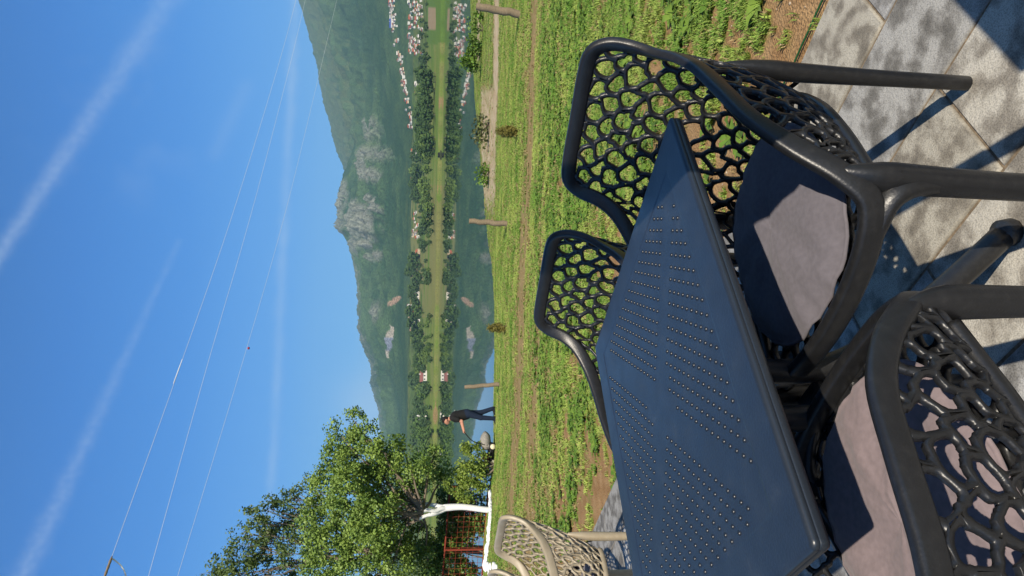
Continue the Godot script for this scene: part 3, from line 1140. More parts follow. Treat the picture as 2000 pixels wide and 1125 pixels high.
var chair_mesh := {}
func chair_meshes() -> void:
	var rim := both_sides(rim_pts)
	var low := both_sides(low_pts)
	wall_rim = smooth_path(rim, 5)
	wall_low = smooth_path(low, 5)
	var x := 0.0
	wall_x.append(0.0)
	for k in range(1, wall_rim.size()):
		var a: Vector3 = (wall_rim[k] + wall_low[k]) * 0.5
		var b: Vector3 = (wall_rim[k - 1] + wall_low[k - 1]) * 0.5
		x += a.distance_to(b)
		wall_x.append(x)
	var half := x * 0.5
	for k in wall_x.size():
		wall_x[k] -= half
	# the shell's openwork
	chair_mesh.back = lattice(scale_cells(-half, half, 0.46, 0.0525, 0.038, 0.38), 0.045, wall_at, wall_bounds, 0.0049, 0.0100)
	# the rim, one closed band of rounded section
	var loop := both_sides(rim_pts)
	var fr := []
	for p: Vector3 in front_pts:
		fr.append(p)
	for k in [1, 0]:
		fr.append(mirror(front_pts[k]))
	var ring := smooth_path(loop + fr, 5, true)
	var outs := []
	var rr := []
	for p: Vector3 in ring:
		outs.append(Vector3(p.x, 0.0, p.z - 0.0).normalized())
		rr.append(lerpf(0.0125, 0.0105, clampf((p.y - 0.47) / 0.14, 0, 1)))
	var g := Geo.new()
	g.tube(ring, rr, 14, false, 1.75, 3.2, outs, true)
	chair_mesh.rim = g.mesh()
	# seat rail and seat openwork
	var sg := Geo.new()
	sg.tube(wall_low, [0.0125], 8, true, 1.0, 2.6)
	chair_mesh.rail = sg.mesh()
	for p: Vector3 in smooth_path(low, 1):
		seat_loop.append(Vector2(p.x, p.z))
	for p: Vector3 in fr:
		seat_loop.append(Vector2(p.x * 0.985, p.z - 0.006))
	chair_mesh.seat = lattice(hex_cells(hex_sites(-0.26, 0.27, -0.23, 0.31, 0.05, 0.16, 78), 0.05), 0.05, seat_at, seat_bounds, 0.0065, 0.013)
	# legs
	var fl := Geo.new()
	fl.tube(smooth_path([Vector3(0.258, 0.520, 0.209), Vector3(0.2595, 0.475, 0.222), Vector3(0.2595, 0.40, 0.226), Vector3(0.2575, 0.25, 0.231), Vector3(0.255, 0.004, 0.236)], 3), [0.011, 0.015, 0.019, 0.023, 0.026, 0.0265, 0.0255, 0.0245, 0.0235, 0.023, 0.0225, 0.0215, 0.021], 12, true, 0.85, 2.4)
	# gusset under the front rim
	fl.tube(smooth_path([Vector3(0.2575, 0.345, 0.2275), Vector3(0.254, 0.405, 0.232), Vector3(0.236, 0.440, 0.250), Vector3(0.19, 0.452, 0.274), Vector3(0.13, 0.455, 0.294)], 4), [0.012, 0.015, 0.017, 0.018, 0.019, 0.0185, 0.018, 0.017, 0.016, 0.015, 0.014, 0.013, 0.012, 0.011, 0.010, 0.009, 0.008], 10, true, 1.3, 2.4)
	chair_mesh.front_leg = fl.mesh()
	var rl := Geo.new()
	rl.tube(smooth_path([Vector3(0.205, 0.56, -0.248), Vector3(0.206, 0.47, -0.238), Vector3(0.204, 0.40, -0.235), Vector3(0.202, 0.25, -0.235), Vector3(0.20, 0.004, -0.237)], 3), [0.007, 0.012, 0.017, 0.0195, 0.0205, 0.0205, 0.020, 0.0195, 0.0185, 0.0175, 0.0165, 0.016, 0.0155], 12, true, 0.9, 2.4)
	chair_mesh.rear_leg = rl.mesh()
	for k in ["front_leg", "rear_leg"]:
		var src: ArrayMesh = chair_mesh[k]
		var arr := src.surface_get_arrays(0)
		var v: PackedVector3Array = arr[Mesh.ARRAY_VERTEX]
		var nn: PackedVector3Array = arr[Mesh.ARRAY_NORMAL]
		var ix: PackedInt32Array = arr[Mesh.ARRAY_INDEX]
		for j in v.size():
			v[j].x = -v[j].x
			nn[j].x = -nn[j].x
		for j in range(0, ix.size(), 3):
			var t := ix[j]
			ix[j] = ix[j + 1]
			ix[j + 1] = t
		arr[Mesh.ARRAY_VERTEX] = v
		arr[Mesh.ARRAY_NORMAL] = nn
		arr[Mesh.ARRAY_INDEX] = ix
		var m := ArrayMesh.new()
		m.add_surface_from_arrays(Mesh.PRIMITIVE_TRIANGLES, arr)
		chair_mesh[k + "_left"] = m

func make_chair(called: String, label: String, mat: Material, at: Vector2, face: Vector2, group: String) -> Node3D:
	var o := thing(called, label, "chair", Vector3(at.x, 0.0, at.y), atan2(face.x, face.y), group)
	part("rim", chair_mesh.rim, mat, o)
	part("backrest_lattice", chair_mesh.back, mat, o)
	part("seat_rail", chair_mesh.rail, mat, o)
	part("seat_lattice", chair_mesh.seat, mat, o)
	for k in ["front_leg", "front_leg_left", "rear_leg", "rear_leg_left"]:
		part("leg", chair_mesh[k], mat, o)
	return o

func cushion_mesh(sd: float) -> ArrayMesh:
	# thin box pad: creased top, sewn hem, soft underside
	var g := Geo.new()
	var na := 72
	var prof := [[0.0, 1.0], [0.18, 1.0], [0.36, 1.0], [0.52, 0.98], [0.66, 0.94], [0.78, 0.86], [0.87, 0.74], [0.93, 0.60], [0.965, 0.50], [0.975, 0.53], [0.99, 0.50], [1.0, 0.40], [0.99, 0.30], [0.93, 0.12], [0.7, 0.0], [0.0, 0.0]]
	for k in prof.size():
		for a in na:
			var f := TAU * a / na
			var c := cos(f)
			var s := sin(f)
			var ex := 2.6
			var rad := 1.0 / pow(pow(absf(c), ex) + pow(absf(s), ex), 1.0 / ex)
			var w := 0.208 if s > 0.0 else lerpf(0.208, 0.182, -s)
			var fr: float = prof[k][0]
			var x := c * rad * w * fr
			var z := s * rad * 0.215 * fr + 0.03 + (0.016 * s * fr if s > 0.0 else 0.0)
			var top: float = prof[k][1]
			var y := 0.450 + top * 0.030
			if k < 13:
				var radial := sin(f * 17.0 + 2.2 * nz.get_noise_2d(sd, f * 2.0) * 3.0)
				y += nz.get_noise_2d(x * 9.0 + sd, z * 9.0) * 0.012 * (1.0 - fr * 0.5)
				y += radial * 0.0026 * smoothstep(0.35, 0.9, fr)
				y += nr.get_noise_2d(x * 5.0 + sd, z * 2.6) * 0.0085 * smoothstep(1.0, 0.75, fr)
			g.add(Vector3(x, y, z))
	for k in prof.size() - 1:
		for a in na:
			var a2 := (a + 1) % na
			g.quad(k * na + a, k * na + a2, (k + 1) * na + a2, (k + 1) * na + a)
	return g.mesh()

func make_cushion(chair: Node3D, label: String, cloth: Material, sd: float, shift := Vector3.ZERO, turn := 0.0) -> Node3D:
	var o := thing("seat_cushion", label, "cushion", chair.position, chair.rotation.y + turn, "seat cushions on the lattice chairs")
	o.translate(shift)
	part("pad", cushion_mesh(sd), cloth, o)
	for s: float in [-1.0, 1.0]:
		var g := Geo.new()
		for q in 2:
			var b := Vector3(s * (0.135 + 0.01 * q), 0.462, -0.19)
			var p := [b, b + Vector3(s * 0.018, 0.02 + 0.02 * q, -0.03), b + Vector3(s * (0.03 - 0.03 * q), 0.035 - 0.05 * q, -0.052), b + Vector3(s * 0.012 * (q + 1), -0.02 - 0.04 * q, -0.058), b + Vector3(s * (0.03 + 0.03 * q), -0.07 - 0.02 * q, -0.045 - 0.02 * q)]
			g.tube(smooth_path(p, 4), [0.0075], 6, true, 0.25, 2.0)
		part("tie", g.mesh(), M.tie, o)
	return o

func round_rect(hx: float, hz: float, rad: float, n := 6) -> Array:
	var out := []
	for c: Array in [[1, 1, 0.0], [-1, 1, 0.5], [-1, -1, 1.0], [1, -1, 1.5]]:
		for k in n + 1:
			var f: float = PI * (c[2] + 0.5 * k / n)
			out.append(Vector2(c[0] * (hx - rad) + cos(f) * rad, c[1] * (hz - rad) + sin(f) * rad))
	return out

func make_table(called: String, label: String, at: Vector2, turn: float) -> Node3D:
	var o := thing(called, label, "table", Vector3(at.x, 0, at.y), turn, "square plastic tables on the paving")
	var hx := 0.41
	var hz := 0.3775
	var ty := 0.725
	var g := Geo.new()
	var prev := []
	for lv: Array in [[0.05, -0.022], [0.012, -0.026], [0.003, -0.024], [0.0, -0.018], [0.0, -0.012], [0.0012, -0.0115], [0.0012, -0.0095], [0.0, -0.009], [0.0, -0.005], [0.0015, -0.002], [0.005, -0.0004], [0.009, 0.0], [0.07, 0.0004], [0.073, -0.0006], [0.078, -0.0009], [0.2, -0.0009]]:
		var now := []
		for p: Vector2 in round_rect(hx - lv[0], hz - lv[0], maxf(0.003, 0.011 - lv[0])):
			now.append(g.add(Vector3(p.x, ty + lv[1], p.y)))
		if not prev.is_empty():
			for k in now.size():
				var k2 := (k + 1) % now.size()
				g.quad(prev[k], prev[k2], now[k2], now[k])
		prev = now
	var mid := g.add(Vector3(0, ty - 0.0009, 0))
	for k in prev.size():
		g.tri(prev[k], prev[(k + 1) % prev.size()], mid)
	# closing the underside
	var under := g.add(Vector3(0, ty - 0.022, 0))
	for k in 28:
		g.tri(k, under, (k + 1) % 28)
	var top := part("tabletop", g.mesh(), M.tabletop, o)
	# moulded studs in four triangular fields, with smooth bands along the diagonals
	var b := Geo.new()
	var st := 0.0160
	for i in range(-21, 22):
		for j in range(-19, 20):
			if posmod(i + j, 2) == 1:
				continue
			var p := Vector2(i * st, j * st)
			if absf(p.x) > 0.325 or absf(p.y) > 0.295:
				continue
			if absf(absf(p.x) * 0.295 - absf(p.y) * 0.325) / 0.439 < 0.026:
				continue
			var c := Vector3(p.x, ty - 0.0012, p.y)
			var start := b.v.size()
			for lv: Array in [[0.0043, 0.0], [0.0038, 0.0014], [0.0028, 0.0024], [0.0013, 0.0029]]:
				for s in 9:
					var f := TAU * s / 9.0
					b.add(c + Vector3(cos(f) * lv[0], lv[1], sin(f) * lv[0]))
			var tip := b.add(c + Vector3(0, 0.0031, 0))
			for k in 3:
				for s in 9:
					var s2 := (s + 1) % 9
					b.quad(start + k * 9 + s, start + k * 9 + s2, start + k * 9 + 9 + s2, start + k * 9 + 9 + s)
			for s in 9:
				b.tri(start + 27 + s, start + 27 + (s + 1) % 9, tip)
	var studs := part("stud_pattern", b.mesh(), M.stud, top)
	studs.set_meta("kind", "stuff")
	var pl := Geo.new()
	pl.box(Vector3(0, ty - 0.031, 0), Vector3(0.36, 0.014, 0.36), 0.004)
	pl.box(Vector3(0, ty - 0.052, 0), Vector3(0.16, 0.03, 0.16), 0.006)
	part("mounting_plate", pl.mesh(), M.black, o)
	for cy: float in [0.40, 0.62]:
		var cg := Geo.new()
		cg.box(Vector3(0, cy, 0), Vector3(0.085, 0.04, 0.085), 0.008)
		part("collar", cg.mesh(), M.black, o)
	for c: Array in [[1, 1], [1, -1], [-1, 1], [-1, -1]]:
		var d := Vector3(c[0] * hx, 0, c[1] * hz).normalized()
		var lg := Geo.new()
		lg.tube(smooth_path([d * 0.075 + Vector3.UP * 0.69, d * 0.072 + Vector3.UP * 0.55, d * 0.075 + Vector3.UP * 0.42, d * 0.115 + Vector3.UP * 0.31, d * 0.23 + Vector3.UP * 0.155, d * 0.345 + Vector3.UP * 0.026], 5), [0.025], 14)
		lg.lathe(d * 0.355, [Vector2(0.0, 0.001), Vector2(0.027, 0.001), Vector2(0.029, 0.012), Vector2(0.024, 0.034), Vector2(0.0, 0.042)], 14)
		part("leg", lg.mesh(), M.black, o)
	return o

func build_furniture() -> void:
	chair_meshes()
	var turn := atan2(-0.647, -0.762)
	make_table("cafe_table", "dark blue-grey square plastic table with studded top among the black lattice chairs", Vector2(-0.225, -1.325), turn)
	var g1n := "black lattice armchairs around the studded table"
	var c1 := make_chair("armchair", "black lattice armchair with grey cushion beside the bare soil at the paving edge", M.black, Vector2(0.158, -1.408), Vector2(-0.70, 0.714), g1n)
	make_cushion(c1, "grey cushion half shaded by the tabletop on the armchair beside the soil", M.cloth0, 3.0, Vector3(0.0, 0, 0.012))
	make_chair("armchair", "black lattice armchair with empty seat pushed under the table, grass behind its back", M.black, Vector2(-0.222, -1.835), Vector2(-0.70, 0.714), g1n)
	var c3 := make_chair("armchair", "black lattice armchair turned away from the lake with a pinkish cushion", M.black, Vector2(-0.352, -0.94), Vector2(0.70, -0.714), g1n)
	make_cushion(c3, "pinkish grey cushion on the armchair turned away, its corner shaded by the table", M.cloth1, 11.0, Vector3(0.0, 0, 0.0), 0.05)
	var g2n := "beige lattice armchairs on the far part of the paving"
	var b1 := make_chair("armchair", "beige lattice armchair with its front leg showing beside the table edge", M.beige, Vector2(-1.375, -2.985), Vector2(-0.72, 0.69), g2n)
	make_cushion(b1, "grey cushion on the beige lattice armchair", M.cloth0, 23.0)
	make_chair("armchair", "beige lattice armchair behind the other beige one, next to the white stones", M.beige, Vector2(-1.80, -3.46), Vector2(-0.72, 0.69), g2n)
	# a neighbouring table and a folded parasol stand just right of the view; their shadows cross the paving
	make_table("cafe_table", "second dark plastic table on the paving, outside the view", Vector2(1.22, -0.46), turn)
	var p := thing("folded_parasol", "folded parasol standing on the paving, outside the view", "parasol", Vector3(0.50, 0, -0.62))
	var pg := Geo.new()
	pg.lathe(Vector3.ZERO, [Vector2(0.0, 0.0), Vector2(0.16, 0.0), Vector2(0.16, 0.03), Vector2(0.04, 0.05), Vector2(0.026, 0.2), Vector2(0.0, 0.2)], 20)
	part("base", pg.mesh(), M.black, p)
	var pp := Geo.new()
	pp.tube([Vector3(0, 0.04, 0), Vector3(0, 2.35, 0)], [0.02], 12)
	part("pole", pp.mesh(), M.white, p)
	var pc := Geo.new()
	pc.lathe(Vector3.ZERO, [Vector2(0.03, 1.12), Vector2(0.12, 1.10), Vector2(0.135, 1.2), Vector2(0.125, 1.5), Vector2(0.10, 1.9), Vector2(0.05, 2.25), Vector2(0.0, 2.3)], 18)
	part("canopy", pc.mesh(), M.canvas, p)

# ---------------------------------------------------------------- foliage helpers
func leaf(g: Geo, at: Vector3, size: float, r: RandomNumberGenerator, up_bias := 0.5) -> void:
	# one folded leaf: two faces along a midrib
	var n := Vector3(r.randf_range(-1, 1), r.randf_range(-0.6, 1) + up_bias, r.randf_range(-1, 1)).normalized()
	var d := Vector3(r.randf_range(-1, 1), r.randf_range(-0.9, 0.5), r.randf_range(-1, 1))
	d = (d - n * d.dot(n)).normalized()
	var w := d.cross(n) * size * 0.34
	var a := g.add(at)
	var b := g.add(at + d * size * 0.5 + w + n * size * 0.08)
	var c := g.add(at + d * size)
	var e := g.add(at + d * size * 0.5 - w + n * size * 0.08)
	g.tri(a, b, c)
	g.tri(a, c, e)

func ball_point(r: RandomNumberGenerator) -> Vector3:
	var p := Vector3(r.randf_range(-1, 1), r.randf_range(-1, 1), r.randf_range(-1, 1))
	while p.length_squared() > 1.0:
		p = Vector3(r.randf_range(-1, 1), r.randf_range(-1, 1), r.randf_range(-1, 1))
	return p

var sprigs := []
func sprig_meshes() -> void:
	# leafy twig ends, about one unit long; many turned copies make a crown
	var r := RandomNumberGenerator.new()
	r.seed = 404
	for v in 4:
		var g := Geo.new()
		g.tinted = true
		for k in 22:
			var t := r.randf_range(0.75, 1.25)
			g.tint = Color(t, t, t * 0.95)
			leaf(g, Vector3(0, (k / 22.0 - 0.5) * 0.9, 0) + ball_point(r) * 0.42, r.randf_range(0.24, 0.42), r, 0.35)
		sprigs.append(g.mesh())

func crown(called: String, parent: Node, clumps: Array, density: float, size: float, dark: Color, light: Color, sd: int, gap := -0.12) -> void:
	# clumps: [centre, radius]; sprigs gather in them with open gaps between
	if sprigs.is_empty():
		sprig_meshes()
	var r := RandomNumberGenerator.new()
	r.seed = sd
	var place := []
	var tint := []
	for cl: Array in clumps:
		var rad: float = cl[1]
		for q in int(density * rad * rad * rad * 4.19) + 4:
			var d := ball_point(r)
			d = d.normalized() * pow(d.length(), 0.6)
			var p: Vector3 = cl[0] + d * rad * Vector3(1, 0.95, 1)
			var n := nz.get_noise_3dv(p * 1.6)
			if n < gap:
				continue
			var s := size * r.randf_range(0.7, 1.25)
			place.append(Transform3D(Basis(Quaternion.from_euler(Vector3(r.randf_range(-0.9, 0.9), r.randf() * TAU, r.randf_range(-0.9, 0.9)))).scaled(Vector3.ONE * s), p))
			tint.append(dark.lerp(light, clampf(0.5 + n * 0.8 + r.randf_range(-0.35, 0.35), 0, 1)))
	var mm := MultiMesh.new()
	mm.transform_format = MultiMesh.TRANSFORM_3D
	mm.use_colors = true
	mm.mesh = sprigs[sd % 4]
	mm.instance_count = place.size()
	for k in place.size():
		mm.set_instance_transform(k, place[k])
		mm.set_instance_color(k, tint[k])
	var mi := MultiMeshInstance3D.new()
	mi.name = called
	mi.multimesh = mm
	mi.material_override = M.leaf
	mi.set_meta("kind", "stuff")
	parent.add_child(mi, true)

func limb(g: Geo, a: Vector3, b: Vector3, ra: float, rb: float, r: RandomNumberGenerator, bend := 0.12) -> void:
	var pts := [a]
	for k in [1, 2, 3]:
		var t: float = k / 4.0
		pts.append(a.lerp(b, t) + ball_point(r) * a.distance_to(b) * bend)
	pts.append(b)
	var path := smooth_path(pts, 3)
	var radii := []
	for k in path.size():
		radii.append(lerpf(ra, rb, float(k) / (path.size() - 1)))
	g.tube(path, radii, 7, true)

# ---------------------------------------------------------------- trees on the left
func build_left_trees() -> void:
	var r := RandomNumberGenerator.new()
	r.seed = 31
	# the limewashed tree by the red fence
	var base := on_lawn(955, 996)
	base.y -= 0.05
	var rg := Vector2(base.x, base.z).length()
	var o := thing("limewashed_tree", "leafy tree with a white limewashed trunk in front of the red fence", "tree", base)
	var fork := on_range(865, 992, rg) - base
	var tg := Geo.new()
	var mid := on_range(903, 990, rg) - base
	tg.tube(smooth_path([Vector3(0, -0.1, 0), Vector3(0.01, 0.15, 0), mid, fork], 5), [0.14, 0.105, 0.095, 0.09, 0.088, 0.086, 0.085, 0.085, 0.085, 0.085, 0.088, 0.09, 0.095, 0.10, 0.10, 0.09], 12)
	var low_forks := [on_range(818, 1014, rg - 0.2) - base, on_range(818, 978, rg + 0.1) - base, on_range(826, 999, rg - 0.3) - base]
	for f: Vector3 in low_forks:
		limb(tg, fork - Vector3(0, 0.12, 0), f, 0.075, 0.045, r, 0.05)
	part("trunk", tg.mesh(), M.lime, o)
	var spots := [[696, 826, 26, 0.4], [668, 852, 34, 0.2], [715, 860, 34, -0.4], [655, 900, 38, 0.6], [700, 905, 48, 0.0], [752, 885, 34, -0.6], [640, 950, 36, 0.8], [690, 960, 52, -0.4], [745, 940, 52, 0.5], [800, 915, 36, -0.5], [782, 868, 14, 0.0],
		[838, 925, 32, 0.6], [790, 965, 40, 1.2], [735, 1010, 50, -0.8], [680, 1030, 50, 0.6], [620, 1010, 44, 1.2], [765, 1050, 46, 0.8], [710, 1085, 54, 0.3], [640, 1080, 50, 0.8], [815, 1050, 30, 1.4], [760, 1115, 50, 0.2], [835, 1095, 36, 1.4], [850, 885, 15, 0.2], [868, 925, 24, 0.9]]
	var clumps := []
	var bg := Geo.new()
	for s: Array in spots:
		var c := on_range(s[0], s[1], rg + s[3]) - base
		var rad: float = s[2] * rg / FOCAL
		clumps.append([c, rad])
		var from: Vector3 = low_forks[r.randi() % 3]
		limb(bg, from, c, 0.05, 0.012, r, 0.06)
		for k in 2:
			limb(bg, c, c + ball_point(r) * rad * 0.9, 0.012, 0.004, r, 0.08)
	part("branches", bg.mesh(), M.bark, o)
	crown("crown", o, clumps, 125.0, 0.27, Color(0.07, 0.14, 0.025), Color(0.24, 0.34, 0.07), 51, -0.06)
	# the tall thin-leaved tree behind it
	var b2 := on_range(955, 1080, 24.5)
	b2.y = ground(b2.x, b2.z) - 0.1
	var r2 := Vector2(b2.x, b2.z).length()
	var t2 := thing("tall_tree", "tall airy tree with pale upright branches against the sky behind the limewashed one", "tree", b2)
	var g2 := Geo.new()
	var crotch := on_range(700, 1075, r2) - b2
	g2.tube(smooth_path([Vector3(0, -0.1, 0), crotch * 0.5 + Vector3(0.1, 0, 0), crotch], 6), [0.17, 0.16, 0.15, 0.15, 0.14, 0.14, 0.13, 0.12, 0.11, 0.10], 10)
	part("trunk", g2.mesh(), M.bark, t2)
	var sp2 := [[585, 965, 28, 0.0], [560, 985, 26, 0.3], [520, 992, 24, -0.2], [545, 1015, 30, 0.4], [490, 1008, 20, 0.0], [500, 1040, 32, -0.3], [468, 1050, 24, 0.4], [540, 1060, 36, 0.6], [480, 1085, 36, 0.0], [440, 1098, 26, 0.2], [590, 1020, 36, 0.5], [580, 1070, 40, -0.5], [530, 1105, 40, 0.3], [465, 1125, 40, -0.2], [405, 1128, 24, 0.2], [610, 1110, 44, 0.6], [430, 1150, 40, 0.0], [565, 970, 14, 0.0], [600, 945, 20, 0.1]]
	var cl2 := []
	var bg2 := Geo.new()
	for s: Array in sp2:
		var c := on_range(s[0], s[1], r2 + s[3]) - b2
		var rad: float = s[2] * r2 / FOCAL
		cl2.append([c, rad])
		limb(bg2, crotch.lerp(Vector3(0, crotch.y * 0.45, 0), r.randf()), c, 0.032, 0.010, r, 0.05)
		for k in 3:
			limb(bg2, c.lerp(crotch, 0.3), c + ball_point(r) * rad * 0.9, 0.012, 0.005, r, 0.05)
	part("branches", bg2.mesh(), M.bark, t2)
	crown("crown", t2, cl2, 50.0, 0.27, Color(0.05, 0.095, 0.025), Color(0.15, 0.21, 0.06), 52)
	# shrubs behind and beside the fence
	var sh := [["light green leafy shrub at the water's edge beside the red fence", [[925, 885, 17], [905, 882, 13], [932, 905, 22], [912, 925, 26], [940, 935, 20], [890, 940, 24], [915, 960, 24]], Color(0.10, 0.17, 0.028), Color(0.26, 0.34, 0.06), 21.3, 915],
		["dark green shrub growing through the middle of the red fence", [[880, 985, 28], [905, 1000, 30], [930, 985, 20], [885, 1030, 30], [918, 1035, 26], [935, 1020, 18]], Color(0.05, 0.10, 0.02), Color(0.15, 0.23, 0.04), 22.9, 1010],
		["broad green shrub behind the far end of the red fence", [[872, 1060, 30], [900, 1055, 24], [865, 1120, 36], [900, 1118, 28]], Color(0.06, 0.12, 0.022), Color(0.18, 0.27, 0.045), 23.0, 1090]]
	for k in sh.size():
		var s: Array = sh[k]
		var rs: float = s[4]
		var fb := on_range(960, s[5], rs)
		fb.y = ground(fb.x, fb.z) - 0.1
		var so := thing("shrub", s[0], "shrub", fb, 0.0, "shrubs around the red fence")
		var cl := []
		var sg := Geo.new()
		for q: Array in s[1]:
			var c := on_range(q[0], q[1], rs + r.randf_range(-0.3, 0.3)) - fb
			cl.append([c, q[2] * rs / FOCAL])
			limb(sg, Vector3(r.randf_range(-0.2, 0.2), 0, r.randf_range(-0.2, 0.2)), c, 0.03, 0.008, r, 0.05)
		part("stems", sg.mesh(), M.bark, so)
		crown("foliage", so, cl, 240.0, 0.25, s[2], s[3], 60 + k)

# ---------------------------------------------------------------- posts, small conifers, fence, stones
func build_lawn_things() -> void:
	var r := RandomNumberGenerator.new()
	r.seed = 91
	var posts := [[1016, 28, 931, 12, 0.085, "leaning grey timber post beside the sandy track"], [992, 437, 917, 432, 0.07, "upright grey timber post standing before the grass bank of the lake"], [976, 750, 908, 756, 0.06, "slightly crooked timber post near the man mowing"]]
	for q: Array in posts:
		var b := on_lawn(q[0], q[1])
		var rg := Vector2(b.x, b.z).length()
		var t := on_range(q[2], q[3], rg) - b
		var o := thing("timber_post", q[5], "post", b, 0.0, "timber posts on the lawn")
		var g := Geo.new()
		var path := [Vector3(0, -0.08, 0) - t * 0.02]
		var rad := [q[4] * 1.05]
		for k in range(0, 9):
			var f := k / 8.0
			path.append(t * f + Vector3(nz.get_noise_1d(k * 0.6 + q[1]), 0, nz.get_noise_1d(k * 0.6 + 50.0)) * 0.03 * (1.0 if k < 8 else 0.3))
			rad.append(q[4] * (1.0 - 0.12 * f + 0.08 * nz.get_noise_1d(k * 1.7 + q[1])))
		g.tube(path, rad, 14, false)
		part("shaft", g.mesh(), M.post, o)
		var cg := Geo.new()
		cg.tube([path[-1] - t.normalized() * 0.01, path[-1] + t.normalized() * 0.003, path[-1] + t.normalized() * 0.009], [rad[-1] * 0.995, rad[-1] * 0.99, rad[-1] * 0.93], 14, true)
		part("sawn_end", cg.mesh(), M.post, o)
	# young conifers tied to thin stakes
	var con := [[1012, 258, 967, 0.15, "young upright conifer near the earth bank"], [988, 641, 949, 0.14, "young upright conifer between two timber posts"], [962, 908, 928, 0.17, "young upright conifer in front of the mower"]]
	for q: Array in con:
		var b := on_lawn(q[0], q[1])
		var rg := Vector2(b.x, b.z).length()
		var hgt := (on_range(q[2], q[1], rg) - b).y
		var o := thing("young_conifer", q[4], "conifer", b, 0.0, "young conifers along the lawn")
		var cl := []
		for k in 7:
			var f := (k + 0.5) / 7.0
			cl.append([Vector3(r.randf_range(-0.015, 0.015), 0.05 + f * (hgt - 0.10), r.randf_range(-0.015, 0.015)), q[3] * 0.62 * (0.75 + 0.5 * sin(f * PI)) * (1.0 - 0.3 * f)])
		crown("foliage", o, cl, 9000.0, 0.085, Color(0.075, 0.085, 0.018), Color(0.26, 0.22, 0.055), 90, -0.4)
		var sg := Geo.new()
		limb(sg, Vector3(0, -0.05, 0), Vector3(0, hgt * 0.9, 0), 0.018, 0.006, r, 0.01)
		part("stem", sg.mesh(), M.bark, o)
		var kg := Geo.new()
		limb(kg, Vector3(0.05, -0.05, 0.02), Vector3(0.045, hgt * 0.8, 0.03), 0.009, 0.008, r, 0.01)
		part("stake", kg.mesh(), M.bark, o)
	# low bushes on the bank to the right
	var bush := [[[925, 100, 13], [915, 122, 15], [928, 135, 10], [932, 85, 8], [922, 80, 9]], [[940, 240, 9], [936, 262, 9], [945, 280, 7]], [[928, 60, 7], [922, 48, 6], [934, 30, 6]], [[940, 335, 5], [944, 350, 5]]]
	var names := ["bright green spreading bush on the bank beside the sandy track", "small dull green bush behind the young conifer at the earth bank", "low green bush on the bank behind the leaning post", "tiny bush at the lake end of the earth bank"]
	for k in bush.size():
		var fb := on_lawn(bush[k][0][0] + 16, bush[k][0][1])
		var rg := Vector2(fb.x, fb.z).length()
		var o := thing("bush", names[k], "bush", fb, 0.0, "bushes on the right bank")
		var cl := []
		var sg := Geo.new()
		for q: Array in bush[k]:
			var c := on_range(q[0], q[1], rg) - fb
			cl.append([c, q[2] * rg / FOCAL])
			limb(sg, Vector3.ZERO, c, 0.03, 0.01, r, 0.05)
		part("stems", sg.mesh(), M.bark, o)
		crown("foliage", o, cl, 90.0, 0.42, Color(0.06, 0.12, 0.02) if k != 1 else Color(0.07, 0.09, 0.03), Color(0.15, 0.26, 0.04) if k != 1 else Color(0.14, 0.15, 0.06), 80 + k)
	# red iron fence panel
	var f0 := on_range(955, 949, 21.9)
	f0.y = ground(f0.x, f0.z)
	var rg0 := 21.9
	var f1 := on_range(952, 1150, rg0 + 0.4)
	f1.y = ground(f1.x, f1.z)
	var fence := thing("iron_fence", "rusty red iron fence panel with a square grid beside the white stones", "fence", f0)
	var along := Vector3(f1.x - f0.x, 0, f1.z - f0.z)
	var ln := along.length()
	along /= ln
	var hh := 1.22
	var drop := f1.y - f0.y
	for k in [0.0, 0.62, 1.0]:
		var pg := Geo.new()
		pg.box(along * (ln * k) + Vector3(0, hh * 0.5 - 0.04 + drop * k, 0), Vector3(0.055, hh + 0.1, 0.055), 0.005)
		part("post", pg.mesh(), M.red_iron, fence)
	for y: float in [0.08, hh]:
		var pg := Geo.new()
		pg.tube([Vector3(0, y, 0), along * ln + Vector3(0, y + drop, 0)], [0.026], 8)
		part("rail", pg.mesh(), M.red_iron, fence)
	for k in 6:
		var y := 0.08 + (hh - 0.08) * (k + 1) / 7.0
		var pg := Geo.new()
		pg.tube([Vector3(0, y, 0), along * ln + Vector3(0, y + drop, 0)], [0.0052], 6)
		part("bar", pg.mesh(), M.red_iron, fence)
	var nb := int(ln / 0.14)
	for k in range(1, nb):
		var f := float(k) / nb
		var pg := Geo.new()
		pg.tube([along * (ln * f) + Vector3(0, 0.08 + drop * f, 0), along * (ln * f) + Vector3(0, hh + drop * f, 0)], [0.0052], 6)
		part("bar", pg.mesh(), M.red_iron, fence)
	# row of whitewashed stones along the bed
	var stone_meshes := []
	for k in 6:
		var g := Geo.new()
		g.lump(Vector3(k * 7.0, 0, 0) * 0.0, Vector3(0.15, 0.075, 0.10), 0.35, nz, 5.0 + k, 7, 12)
		stone_meshes.append(g.mesh())
	var line := [[960, 962], [961, 985], [961, 1005], [959, 1030], [957, 1055], [953, 1080], [950, 1105], [946, 1130], [942, 1160]]
	var pts := []
	for q: Array in line:
		pts.append(on_lawn(q[0], q[1]))
	var sp := smooth_path(pts, 8)
	for k in sp.size() - 1:
		var o := solo("whitewashed_stone", stone_meshes[k % 6], M.lime, "whitewashed stone in the row edging the bed below the red fence", "stone", "row of whitewashed stones")
		var p: Vector3 = sp[k]
		o.position = Vector3(p.x, ground(p.x, p.z) + 0.035, p.z)
		o.rotation.y = r.randf() * 0.8 + 0.4
		o.scale = Vector3.ONE * r.randf_range(0.45, 0.95)
	# small pale pebbles on the bare soil
	var peb := Geo.new()
	peb.lump(Vector3.ZERO, Vector3(0.008, 0.005, 0.0065), 0.4, nz, 60.0, 4, 7)
	var mm := MultiMesh.new()
